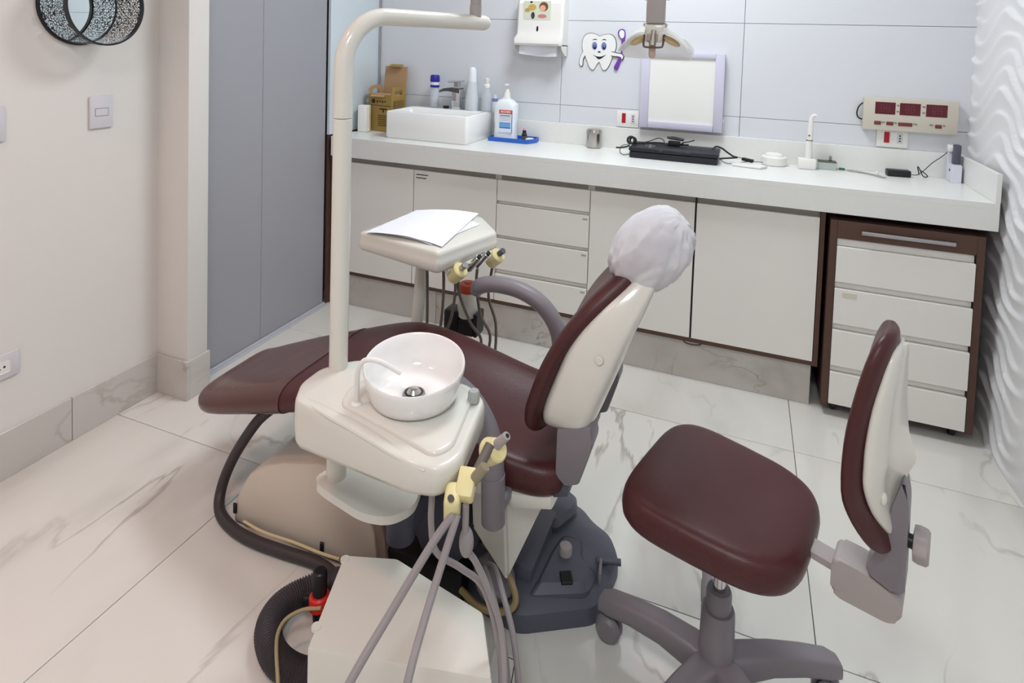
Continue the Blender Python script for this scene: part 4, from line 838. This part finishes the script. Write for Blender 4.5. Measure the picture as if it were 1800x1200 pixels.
# suction holder on the right front edge
bm = new(); box(bm, (-1.335, -2.098, 0.548), (0.030, 0.050, 0.060), 0.010, 3, Euler((0.2, 0, 0.35))); box(bm, (-1.318, -2.075, 0.575), (0.035, 0.055, 0.030), 0.006, 2, Euler((0.5, 0, 0.2)))
ho = obj('instrument_holder', bm, cream, cu, label='yellowed suction handpiece holder')
bm = new(); cyl(bm, (-1.310, -2.055, 0.580), (-1.300, -2.005, 0.615), 0.010, n=12); obj('holder_rail', bm, hoseb, cu)
bm = new(); cyl(bm, (-1.312, -1.985, 0.585), (-1.282, -1.998, 0.605), 0.026, 0.022, n=20, bev=0.004); obj('holder_ring', bm, cream, cu)
bm = new(); cyl(bm, (-1.308, -1.992, 0.590), (-1.266, -2.000, 0.640), 0.012, 0.0085, n=16, bev=0.001); s_ = obj('suction_tip', bm, greyl, cu)
obj('tip_hole', cyl(new(), (-1.2662, -2.0001, 0.6395), (-1.2650, -2.0003, 0.6412), 0.004, n=10), dark, s_)
bm = new(); cyl(bm, (-1.312, -2.070, 0.575), (-1.285, -2.062, 0.612), 0.011, 0.010, n=14, bev=0.001); obj('suction_tip', bm, mat('olive_grey', (140, 132, 108), 0.4), cu)
obj('clamp_screw', cyl(new(), (-1.330, -2.118, 0.575), (-1.326, -2.124, 0.579), 0.006, n=10), groutd, cu)
# hoses of the cuspidor
H = [([(-1.389, -2.077, 0.540), (-1.388, -2.080, 0.479), (-1.378, -2.074, 0.42), (-1.335, -2.052, 0.385), (-1.295, -2.030, 0.34), (-1.262, -2.030, 0.25), (-1.245, -2.045, 0.15), (-1.255, -2.07, 0.03)], 0.0062),
     ([(-1.322, -2.118, 0.548), (-1.349, -2.149, 0.505), (-1.391, -2.213, 0.420), (-1.425, -2.295, 0.345), (-1.45, -2.36, 0.26), (-1.44, -2.40, 0.14), (-1.40, -2.40, 0.02)], 0.0075),
     ([(-1.316, -2.116, 0.546), (-1.326, -2.165, 0.472), (-1.328, -2.221, 0.417), (-1.324, -2.276, 0.372), (-1.32, -2.34, 0.28), (-1.31, -2.37, 0.15), (-1.32, -2.38, 0.02)], 0.0070),
     ([(-1.309, -2.095, 0.552), (-1.311, -2.083, 0.465), (-1.300, -2.060, 0.415), (-1.282, -2.045, 0.362), (-1.252, -2.039, 0.280), (-1.228, -2.075, 0.205), (-1.215, -2.12, 0.12), (-1.22, -2.17, 0.01)], 0.0062)]
for pts, r_ in H:
    bm = new(); tube(bm, pts, r_, 10, 7); hs = obj('hose', bm, hosem, cu)
bm = new(); sph(bm, (-1.311, -2.083, 0.470), (0.014, 0.014, 0.030), 18, 12); obj('hose_bulb', bm, hosem, hs)

cu.location = (-1.5424, -1.9986, 0.3571); cu.scale = (0.975, 0.975, 0.975)  # unit moved and scaled about the camera position, result written as constants

# ================================================================== DENTAL LIGHT on its pole
dl = thing('dental_light', 'cream bent-tube light pole carrying a dental lamp', 'dental lamp', (PX, PY, 0.35))
P = [(PX, PY, UZ-0.02), (PX, PY, 1.26)]; bend = []
hd = Vector((0.342, 0.94, 0.0)).normalized(); Rb = 0.125; zc_ = 1.345
for i in range(13):
    a = PI/2*i/12; q = Vector((PX, PY, zc_)) + hd*(Rb*(1-math.cos(a))) + Vector((0, 0, Rb*math.sin(a))); bend.append(tuple(q))
end = Vector((PX, PY, zc_+Rb)) + hd*0.475
bm = new(); tube(bm, [(PX, PY, 1.226)] + bend + [tuple(Vector((PX, PY, zc_+Rb))+hd*0.3), tuple(end)], 0.0222, 24, 1); sph(bm, end, (0.0215, 0.0215, 0.0215), 20, 10); obj('bent_tube', bm, enamel, dl, sharp=50)
obj('pole', cyl(new(), (PX, PY, UZ-0.03), (PX, PY, 1.224), 0.0222, n=28, bev=0.0012), enamel, dl)
js = end - hd*0.035
obj('joint_post', lathe(new(), [(0.017, 0.015), (0.017, 0.050), (0.0155, 0.052), (0.0155, 0.072), (0.030, 0.074), (0.033, 0.085), (0.030, 0.10), (0.02, 0.104)], js, 24), greyl, dl)
LH = Vector((-1.082, -1.50, 1.44))
A0 = js+Vector((0, 0, 0.10)); A1 = LH+Vector((0, 0, 0.245)); mid = (A0+A1)/2+Vector((0, 0, 0.10))
bm = new(); tube(bm, [tuple(A0), tuple(A0+Vector((0.03, 0.0, 0.07))), tuple(mid), tuple(A1+Vector((-0.04, 0, 0.03))), tuple(A1)], 0.016, 14, 6); obj('swing_arm', bm, enamel, dl)
bm = new(); box(bm, LH+Vector((0, 0.0, 0.135)), (0.044, 0.040, 0.20), 0.004, 2); obj('head_bracket', bm, greyl, dl)
for s in (-1, 1): obj('bracket_cheek', box(new(), LH+Vector((s*0.028, 0, 0.120)), (0.009, 0.030, 0.05), 0.002, 1), greyl, dl)
bm = new(); box(bm, LH+Vector((0, 0, 0.032)), (0.060, 0.016, 0.008), 0.002, 1); obj('hinge_pin', bm, steel, dl)
bm = new(); hw_ = 0.024; U = [(-hw_, 0, 0.030), (-hw_, -0.02, 0.0), (-hw_, -0.028, -0.018), (-hw_+0.006, -0.03, -0.025), (hw_-0.006, -0.03, -0.025), (hw_, -0.028, -0.018), (hw_, -0.02, 0.0), (hw_, 0, 0.030)]
tube(bm, [tuple(LH+Vector(u)) for u in U], 0.0026, 8, 3); obj('wire_handle', bm, mat('bronze_wire', (120, 98, 88), 0.35, 0.8), dl)
# reflector shade (two curved wings)
for s in (-1, 1):
    bm = new(); ring = []
    for i in range(9):
        u = i/8; x = s*(0.020+0.068*u); z = 0.030-0.062*u**1.7; yw = 0.060*(1-0.35*u*u)
        ring.append([tuple(LH+Vector((x, 0.012+yw*v, z-0.018*v*v*(1-u)-dz))) for v, dz in ((-1, 0), (-0.5, 0), (0, 0), (0.5, 0), (1, 0), (1, 0.005), (0.5, 0.005), (0, 0.005), (-0.5, 0.005), (-1, 0.005))])
    loft(bm, ring); obj('shade_wing', bm, mat('opal_shade', (238, 237, 232), 0.3, alpha=0.66), dl)
    obj('amber_reflector', sph(new(), LH+Vector((s*0.040, 0.0, -0.008)), (0.026, 0.030, 0.009), 14, 8, Matrix.Rotation(s*0.5, 3, 'Y')), mat('amber', (214, 190, 140), 0.3), dl)
bm = new(); prism(bm, rounded([(-0.088, -0.055), (0.088, -0.058), (0.096, -0.030), (0.070, 0.0), (-0.070, 0.0), (-0.094, -0.028)], 0.012), 'XZ', 0.050, 0.055, 0.001, 1); bmesh.ops.translate(bm, vec=LH, verts=bm.verts); obj('glare_shield', bm, mat('clear_shield', (236, 236, 232), 0.15, alpha=0.42), dl)
obj('lamp_socket', box(new(), LH+Vector((0, 0.0, 0.010)), (0.052, 0.040, 0.045), 0.006, 2), enamel, dl)
bm = new(); lathe(bm, [(0.0165, 0.0), (0.0165, -0.016), (0.009, -0.022), (0.0085, -0.055), (0.006, -0.060), (0.001, -0.061)], LH+Vector((-0.004, -0.012, 0.008)), 20); obj('grip_handle', bm, mat('clay_plastic', (190, 168, 154), 0.4), dl)
bm = new(); cyl(bm, LH+Vector((0, -0.026, 0.018)), LH+Vector((-0.002, -0.030, -0.020)), 0.006, 0.008, n=14); obj('bulb_tube', bm, steel, dl)

dl.location = (-1.7228, -1.9254, 0.3766); dl.scale = (0.975, 0.975, 0.975)  # light pole shrunk toward the camera by the same factor as the cuspidor

# ================================================================== DELIVERY TRAY
dt = thing('delivery_tray', 'cream instrument delivery tray with hanging handpieces behind the chair', 'instrument tray', (-1.86, -1.23, 0.0))
TZ = 0.765
tp = rounded([(-2.066, -1.362), (-2.012, -1.080), (-1.93, -1.015), (-1.745, -1.030), (-1.640, -1.135), (-1.712, -1.448)], 0.018, 5)
tcx, tcy = -1.86, -1.23
def ts(k, z): return [(tcx+(x-tcx)*k, tcy+(y-tcy)*k, z) for x, y in tp]
bm = new(); loft(bm, [ts(0.90, TZ-0.070), ts(0.965, TZ-0.067), ts(0.992, TZ-0.058), ts(1.0, TZ-0.044), ts(1.0, TZ-0.032), ts(0.990, TZ-0.029), ts(0.990, TZ-0.012), ts(0.978, TZ-0.003), ts(0.95, TZ), ts(0.6, TZ)])
for v in bm.verts:
    if v.co.z > TZ-0.045: v.co.z += 0.022*math.cos(((v.co.x+1.86)*0.96+(v.co.y+1.23)*0.0)/0.22*PI/2)-0.012
obj('tray_body', bm, enamel, dt, sharp=50)
bm = new(); tube(bm, [(-1.852, -1.285, TZ-0.066), (-1.875, -1.27, 0.50), (-1.90, -1.25, 0.28), (-1.90, -1.27, 0.12)], 0.0205, 18, 4); obj('support_post', bm, enamel, dt)
bm = new(); tube(bm, [(-1.90, -1.27, 0.14), (-1.89, -1.33, 0.12), (-1.85, -1.42, 0.11)], 0.022, 14, 4); obj('support_arm', bm, enamel, dt)
obj('foot_pad', cyl(new(), (-1.90, -1.27, 0.001), (-1.90, -1.27, 0.13), 0.03, n=20, bev=0.004), greyp, dt)
# holders along the right edge
e0, e1 = Vector((-1.715, -1.385, TZ-0.075)), Vector((-1.640, -1.150, TZ-0.075))
bm = new(); tube(bm, [tuple(e0), tuple(e1)], 0.010, 8, 1); obj('holder_rail', bm, enamel, dt)
ed = (e1-e0).normalized(); out = Vector((ed.y, -ed.x, 0))
for k, (s, big) in enumerate(((0.14, 1), (0.42, 0), (0.60, 0), (0.90, 1))):
    c = e0+(e1-e0)*s + out*0.012 + Vector((0, 0, -0.012 if big else -0.002))
    if big:
        bm = new(); cyl(bm, c-out*0.018-Vector((0, 0, 0.022)), c+out*0.022+Vector((0, 0, 0.016)), 0.024, 0.026, n=18, bev=0.004); obj('handpiece_holder', bm, cream, dt)
        bm = new(); cyl(bm, c, c+out*0.040+Vector((0, 0, 0.034)), 0.0085, 0.0105, n=14, bev=0.001); obj('handpiece', bm, alu if k == 0 else slate, dt)
    else:
        bm = new(); cyl(bm, c-out*0.01-Vector((0, 0, 0.022)), c+out*0.034+Vector((0, 0, 0.030)), 0.011, 0.012, n=16, bev=0.001); obj('handpiece', bm, chrome, dt)
        obj('handpiece_tip', cyl(new(), c+out*0.0345+Vector((0, 0, 0.0305)), c+out*0.038+Vector((0, 0, 0.034)), 0.0075, n=12), dark, dt)
for pts in ([(-1.800, -1.355, TZ-0.07), (-1.815, -1.32, 0.58), (-1.84, -1.27, 0.42), (-1.86, -1.25, 0.20), (-1.88, -1.27, 0.10)], [(-1.737, -1.360, TZ-0.07), (-1.755, -1.32, 0.58), (-1.80, -1.25, 0.42), (-1.84, -1.24, 0.25), (-1.87, -1.26, 0.10)],
            [(-1.705, -1.345, TZ-0.10), (-1.712, -1.32, 0.60), (-1.765, -1.24, 0.46), (-1.81, -1.22, 0.36), (-1.86, -1.25, 0.12)], [(-1.695, -1.340, TZ-0.11), (-1.705, -1.30, 0.58), (-1.695, -1.23, 0.46), (-1.665, -1.20, 0.38), (-1.70, -1.22, 0.22), (-1.82, -1.26, 0.10)],
            [(-1.660, -1.265, TZ-0.10), (-1.672, -1.24, 0.60), (-1.672, -1.20, 0.48), (-1.645, -1.17, 0.38), (-1.70, -1.20, 0.20), (-1.82, -1.27, 0.09)], [(-1.640, -1.165, TZ-0.11), (-1.655, -1.15, 0.62), (-1.668, -1.14, 0.52), (-1.640, -1.13, 0.41), (-1.66, -1.15, 0.25), (-1.80, -1.27, 0.08)]):
    bm = new(); tube(bm, pts, 0.0052, 8, 6); obj('hose', bm, hoseb, dt)
# water bottle on its black bracket beneath the tray
bm = new(); cyl(bm, (-1.752, -1.13, 0.430), (-1.752, -1.13, 0.527), 0.036, n=24, bev=0.006); obj('water_bottle', bm, mat('bottle_pale', (222, 218, 210), 0.3), dt)
bm = new(); lathe(bm, [(0.037, 0.525), (0.038, 0.540), (0.032, 0.551), (0.014, 0.554), (0.012, 0.558)], (-1.752, -1.13, 0), 24); obj('bottle_cap', bm, orangep, dt, label='orange bottle cap')
bm = new(); b2(bm, (-1.830, -1.165, 0.375), (-1.775, -1.10, 0.455), 0.006, 2); b2(bm, (-1.775, -1.165, 0.375), (-1.715, -1.10, 0.428), 0.003, 1); b2(bm, (-1.715, -1.165, 0.375), (-1.700, -1.10, 0.458), 0.003, 1); bb = obj('bottle_bracket', bm, dark, dt)
bm = new(); tube(bm, [(-1.80, -1.13, 0.38), (-1.84, -1.20, 0.34), (-1.895, -1.255, 0.32)], 0.012, 10, 4); obj('bracket_arm', bm, dark, bb)
# paper sheets on the tray
def sheet(name, label, pts, z, seed):
    nx, ny = 18, 14; bm = new(); G = []; a, b, c, d = [Vector((*q, 0)) for q in pts]
    def zt(x, y): return TZ + 0.0225*math.cos(max(-1.25, min(1.25, (x+1.86)/0.22*PI/2)))-0.012
    for L_ in (0, 0.0006):
        g = []
        for i in range(nx+1):
            for j in range(ny+1):
                u, v = i/nx, j/ny; q = (a*(1-u)+b*u)*(1-v)+(d*(1-u)+c*u)*v
                ed_ = max(abs(u-.5), abs(v-.5))*2; w = 0.0025*noise.noise(Vector((q.x*9+seed, q.y*9, 0)))+0.012*max(0, ed_-0.8)*noise.noise(Vector((u*3+seed, v*3, 1)))
                g.append(bm.verts.new((q.x, q.y, zt(q.x, q.y)+z+abs(w)+L_)))
        G.append(g)
    f = lambda g, i, j: g[i*(ny+1)+j]
    for k, g in enumerate(G):
        for i in range(nx):
            for j in range(ny): bm.faces.new((f(g, i, j), f(g, i+1, j), f(g, i+1, j+1), f(g, i, j+1)))
    bnd = [(i, 0) for i in range(nx)]+[(nx, j) for j in range(ny)]+[(i, ny) for i in range(nx, 0, -1)]+[(0, j) for j in range(ny, 0, -1)]
    for q0, q1 in zip(bnd, bnd[1:]+bnd[:1]): bm.faces.new((f(G[0], *q0), f(G[0], *q1), f(G[1], *q1), f(G[1], *q0)))
    return mesh(name, bm, paperm, label, 'paper', sharp=80)
sheet('paper_sheet', 'lower white paper sheet lying crooked on the instrument tray', [(-1.990, -1.372), (-1.760, -1.405), (-1.718, -1.118), (-1.960, -1.060)], 0.0010, 4)
sheet('paper_sheet', 'upper white paper sheet draped over the instrument tray', [(-2.022, -1.382), (-1.722, -1.404), (-1.766, -1.022), (-2.000, -1.075)], 0.0046, 11)

# ================================================================== STOOL
sx_, sy_ = -0.862, -1.750
so = thing('dentist_stool', 'maroon dentist stool with backrest on a grey castor base', 'stool', (sx_, sy_, 0), rz=math.radians(-16))
def SO(name, bm, m, par=None, **k): return obj(name, bm, m, par or so, local=True, **k)
bm = new(); rings = []
for z, k, in ((0.430, 0.82), (0.427, 0.91), (0.430, 0.96), (0.440, 0.99), (0.456, 1.0), (0.471, 0.988), (0.482, 0.960), (0.489, 0.915), (0.4925, 0.84), (0.494, 0.6), (0.494, 0.3)):
    r = []
    for u, v in srect(1, 1, 4.2, 52):
        wd = 0.186-0.012*u-0.018*max(0, u)**3
        r.append((u*0.178*k-0.002, v*(wd-0.006)*k-0.003, z-0.008*u))
    rings.append(r)
loft(bm, rings); SO('seat', bm, leather, sharp=60)
SO('seat_plate', box(new(), (0, -0.01, 0.422), (0.22, 0.22, 0.014), 0.004, 1), dark)
SO('gas_piston', cyl(new(), (0, 0, 0.22), (0, 0, 0.418), 0.0135, n=20), chrome)
bm = new(); lathe(bm, [(0.026, 0.195), (0.0265, 0.254), (0.024, 0.260), (0.015, 0.260)], (0, 0, 0), 28); SO('column_collar', bm, greyp)
bm = new(); lathe(bm, [(0.044, 0.055), (0.0375, 0.10), (0.0345, 0.212), (0.0325, 0.218), (0.024, 0.219)], (0, 0, 0), 28); SO('column', bm, greyp)
for k in range(5):
    a = math.radians(183+72*k); d = Vector((math.cos(a), math.sin(a), 0)); nrm = Vector((-d.y, d.x, 0)); bm = new()
    rings = []
    for s, z, w, h_ in ((0.0, 0.078, 0.036, 0.036), (0.05, 0.094, 0.030, 0.032), (0.12, 0.103, 0.026, 0.027), (0.19, 0.100, 0.024, 0.024), (0.245, 0.092, 0.023, 0.023), (0.270, 0.085, 0.019, 0.017)):
        rings.append([d*s+nrm*(u*w)+Vector((0, 0, z+v*h_)) for u, v in srect(1, 1, 4, 16)])
    loft(bm, rings); leg = SO('base_leg', bm, greyp)
    c = d*0.248; bm = new()
    for q in (-1, 1): cyl(bm, c+nrm*q*0.003+Vector((0, 0, 0.0325)), c+nrm*q*0.022+Vector((0, 0, 0.0325)), 0.032, 0.027, n=24, bev=0.004)
    cst = SO('castor', bm, greyp, leg)
    bm = new(); cyl(bm, c+Vector((0, 0, 0.04)), c+Vector((0, 0, 0.085)), 0.008, n=10); box(bm, c+Vector((0, 0, 0.066)), (0.026, 0.026, 0.012), 0.003, 1); SO('castor_stem', bm, slate, leg)
# bar, bracket and back
bm = new(); box(bm, (0.190, -0.005, 0.447), (0.15, 0.040, 0.018), 0.003, 1, Euler((0, 0.12, 0))); SO('back_bar', bm, greyl)
bm = new(); prism(bm, rounded([(0.212, 0.472), (0.262, 0.470), (0.314, 0.452), (0.326, 0.436), (0.326, 0.412), (0.306, 0.398), (0.226, 0.400), (0.212, 0.410)], 0.014), 'XZ', -0.036, 0.030, 0.008, 3); SO('back_bracket', bm, greyl, sharp=40)
bm = new(); prism(bm, rounded([(0.264, 0.474), (0.314, 0.455), (0.328, 0.462), (0.326, 0.62), (0.316, 0.67), (0.303, 0.62), (0.288, 0.54)], 0.012), 'XZ', -0.034, 0.026, 0.005, 2); SO('back_upright', bm, greyp, sharp=40)
bm = new(); rings = []
for r_, x_ in ((0.010, 0), (0.027, 0.002), (0.029, 0.010), (0.028, 0.022), (0.024, 0.026), (0.001, 0.026)):
    rings.append([(0.333+x_, -0.004+r_*(1+0.06*math.cos(6*2*PI*j/48))*math.cos(2*PI*j/48), 0.545+r_*(1+0.06*math.cos(6*2*PI*j/48))*math.sin(2*PI*j/48)) for j in range(48)])
loft(bm, rings); SO('back_knob', bm, greyl); 
bm = new(); cyl(bm, (0.318, -0.004, 0.545), (0.336, -0.004, 0.545), 0.012, n=12); SO('knob_shaft', bm, dark)
# back cushion: sections in z
CB = [(0.528, 0.030, 0.012, 0.290), (0.533, 0.052, 0.028, 0.286), (0.555, 0.072, 0.040, 0.274), (0.60, 0.092, 0.044, 0.255), (0.65, 0.108, 0.044, 0.246), (0.73, 0.107, 0.044, 0.246), (0.80, 0.100, 0.042, 0.253), (0.87, 0.084, 0.038, 0.264), (0.908, 0.062, 0.030, 0.272), (0.922, 0.035, 0.014, 0.276)]
bm = new(); rings = []
for z, hw, th, xc in interp(CB, 3):
    rings.append([(xc+v*max(th, .01)/2-0.02*(u*u)*(hw/0.13)+0.008, u*max(hw, .02)-0.004, z) for u, v in srect(1, 1, 2.6, 32)])
loft(bm, rings); SO('back_cushion', bm, leather, sharp=70)
CS = [(0.552, 0.016, 0.012, 0.304), (0.565, 0.034, 0.016, 0.302), (0.61, 0.070, 0.024, 0.291), (0.66, 0.092, 0.032, 0.284), (0.70, 0.095, 0.036, 0.284), (0.74, 0.093, 0.034, 0.284), (0.80, 0.084, 0.028, 0.287), (0.86, 0.064, 0.020, 0.294), (0.89, 0.045, 0.014, 0.298), (0.900, 0.026, 0.008, 0.299)]
bm = new(); rings = []
for z, hw, th, xc in interp(CS, 3):
    rg = []
    for u, v in srect(1, 1, 2.8, 40):
        ridge = (0.020*math.exp(-(u/0.16)**2) - 0.006*math.exp(-((abs(u)-0.42)/0.16)**2) + 0.010*math.exp(-(u/0.35)**2)*math.exp(-((z-0.70)/0.03)**2))*max(0.25, 1-abs(z-0.69)/0.24) if v > 0 else 0
        rg.append((xc+v*max(th, .008)/2-0.022*(u*u)*(hw/0.12)+ridge*v, u*max(hw, .012)-0.004, z))
    rings.append(rg)
loft(bm, rings); bs = SO('back_shell', bm, enamel, sharp=70)
for u in (-0.072, 0.072): SO('screw_cap', sph(new(), (0.290, u*0.85-0.004, 0.64), (0.006, 0.011, 0.011), 14, 8), enamel, bs)

# ================================================================== JUNCTION BOX AND FLOOR HOSES
jb = thing('junction_box', 'white floor box covering the utility connections', 'junction box', (-1.46, -2.07, 0))
JT = 0.250; A, B, C_, E_, D_ = (-1.654, -1.986), (-1.540, -1.947), (-1.308, -1.992), (-1.240, -2.108), (-1.589, -2.192)
bm = new(); top = rounded([A, B, C_, E_, D_], 0.006, 2)
loft(bm, [[(x, y, 0.002) for x, y in top], [(x, y, JT-0.005) for x, y in top], [(-1.46+(x+1.46)*0.985, -2.07+(y+2.07)*0.98, JT) for x, y in top]]); jc = obj('cover', bm, enamel, jb, sharp=30)
obj('screw_hole', cyl(new(), (-1.500, -2.172, 0.215), (-1.4985, -2.178, 0.215), 0.003, n=10), dark, jc)
obj('corner_notch', cyl(new(), (-1.600, -2.150, JT-0.004), (-1.600, -2.150, JT+0.0015), 0.010, n=14), enamel, jc)
obj('corner_notch', cyl(new(), (-1.645, -1.995, JT-0.004), (-1.645, -1.995, JT+0.0015), 0.010, n=14), enamel, jc)
bm = new(); tube(bm, [(-2.096, -1.720, 0.335), (-2.160, -1.722, 0.27), (-2.235, -1.730, 0.15), (-2.262, -1.748, 0.06), (-2.232, -1.782, 0.021), (-2.150, -1.812, 0.017), (-2.060, -1.822, 0.017), (-1.963, -1.818, 0.017), (-1.862, -1.812, 0.017), (-1.789, -1.830, 0.020), (-1.70, -1.88, 0.030)], 0.0155, 14, 8); mesh('supply_hose', bm, mat('soft_black_hose', (58, 51, 52), 0.45), 'smooth thick black hose curving from footrest to floor box', 'hose')
cp = catmull([(-1.655, -1.900, 0.10), (-1.70, -1.870, 0.075), (-1.765, -1.865, 0.045), (-1.825, -1.905, 0.033), (-1.852, -1.965, 0.033), (-1.835, -2.022, 0.033), (-1.775, -2.065, 0.033), (-1.700, -2.072, 0.033), (-1.62, -2.045, 0.040), (-1.56, -2.03, 0.045)], 44)
bm = new(); tube(bm, cp, lambda s: 0.0285+0.0026*math.sin(s*len(cp)*2*PI/4.0+0.4), 14, 1); mesh('corrugated_hose', bm, mat('corrugated_plastic', (66, 59, 63), 0.45), 'dark corrugated drain hose looping beside the white floor box', 'hose', sharp=80)
t = thing('valve_connector', 'black pipe valve with red collar beside the floor box', 'valve', (-1.705, -1.965, 0.02))
bm = new(); cyl(bm, (-1.735, -1.965, 0.108), (-1.737, -1.962, 0.165), 0.0165, n=20, bev=0.003); obj('cap', bm, dark, t)
bm = new(); cyl(bm, (-1.733, -1.967, 0.078), (-1.735, -1.965, 0.110), 0.0255, 0.024, n=24, bev=0.004); obj('collar', bm, mat('signal_red', (206, 40, 32), 0.4), t, label='red collar')
bm = new(); cyl(bm, (-1.733, -1.967, 0.084), (-1.680, -1.950, 0.100), 0.018, n=18, bev=0.003); obj('side_collar', bm, MATS['signal_red'], t)
bm = new(); tube(bm, [(-1.733, -1.967, 0.085), (-1.728, -1.972, 0.05), (-1.720, -1.985, 0.025), (-1.712, -2.0, 0.003)], lambda s: 0.019-0.010*s, 12, 4); box(bm, (-1.765, -1.955, 0.070), (0.045, 0.022, 0.028), 0.006, 2, Euler((0, 0.2, 0.3))); obj('valve_body', bm, dark, t)
bm = new(); tube(bm, [(-1.715, -1.985, 0.10), (-1.755, -1.998, 0.092), (-1.785, -2.02, 0.078), (-1.782, -2.050, 0.072), (-1.755, -2.085, 0.070), (-1.715, -2.125, 0.050), (-1.68, -2.17, 0.012), (-1.66, -2.22, 0.006)], 0.0042, 8); mesh('air_line', bm, mat('khaki_hose', (166, 150, 112), 0.4), 'thin khaki air line crossing the corrugated hose', 'hose')
for k, (dx, dy) in enumerate(((0.0, 0.0), (0.018, 0.016))):
    bm = new(); tube(bm, [(-1.40+dx, -1.80+dy, 0.16), (-1.36+dx, -1.86+dy, 0.21), (-1.315+dx, -1.93+dy, 0.23), (-1.268+dx, -1.985+dy, 0.20), (-1.240+dx, -2.02+dy, 0.12), (-1.222+dx, -2.07+dy, 0.04), (-1.215+dx, -2.14+dy, 0.012), (-1.22+dx, -2.25+dy, 0.012)], 0.0085-0.002*k, 10, 6)
    mesh('utility_hose', bm, mat('clear_hose', (150, 146, 140), 0.2, alpha=0.75) if k == 0 else hosem, ['clear grey utility hose behind the floor box', 'thinner opaque grey utility hose behind the floor box'][k], 'hose')
bm = new(); tube(bm, [(-2.13, -1.795, 0.034), (-2.05, -1.805, 0.036), (-1.95, -1.800, 0.036), (-1.86, -1.80, 0.036), (-1.80, -1.80, 0.04)], 0.004, 8); mesh('thin_cable', bm, mat('ivory_cable', (206, 190, 150), 0.4), 'thin ivory cable along the chair base cover', 'cable')

t = thing('floor_card', 'small printed white card on the floor behind the floor box', 'card', (-1.30, -1.86, 0.0))
obj('sheet', prism(new(), [(-1.345, -1.826), (-1.286, -1.828), (-1.268, -1.915), (-1.33, -1.92)], 'XY', 0.0003, 0.0012), plastw, t)
for k, (p0, p1) in enumerate((((-1.338, -1.831), (-1.290, -1.833)), ((-1.291, -1.832), (-1.276, -1.905)))):
    d_ = Vector((p1[0]-p0[0], p1[1]-p0[1], 0)); nn = Vector((-d_.y, d_.x, 0)).normalized()*0.001
    obj('printed_line', prism(new(), [(p0[0]+nn.x, p0[1]+nn.y), (p1[0]+nn.x, p1[1]+nn.y), (p1[0]-nn.x, p1[1]-nn.y), (p0[0]-nn.x, p0[1]-nn.y)], 'XY', 0.001, 0.0015), inkm, t)
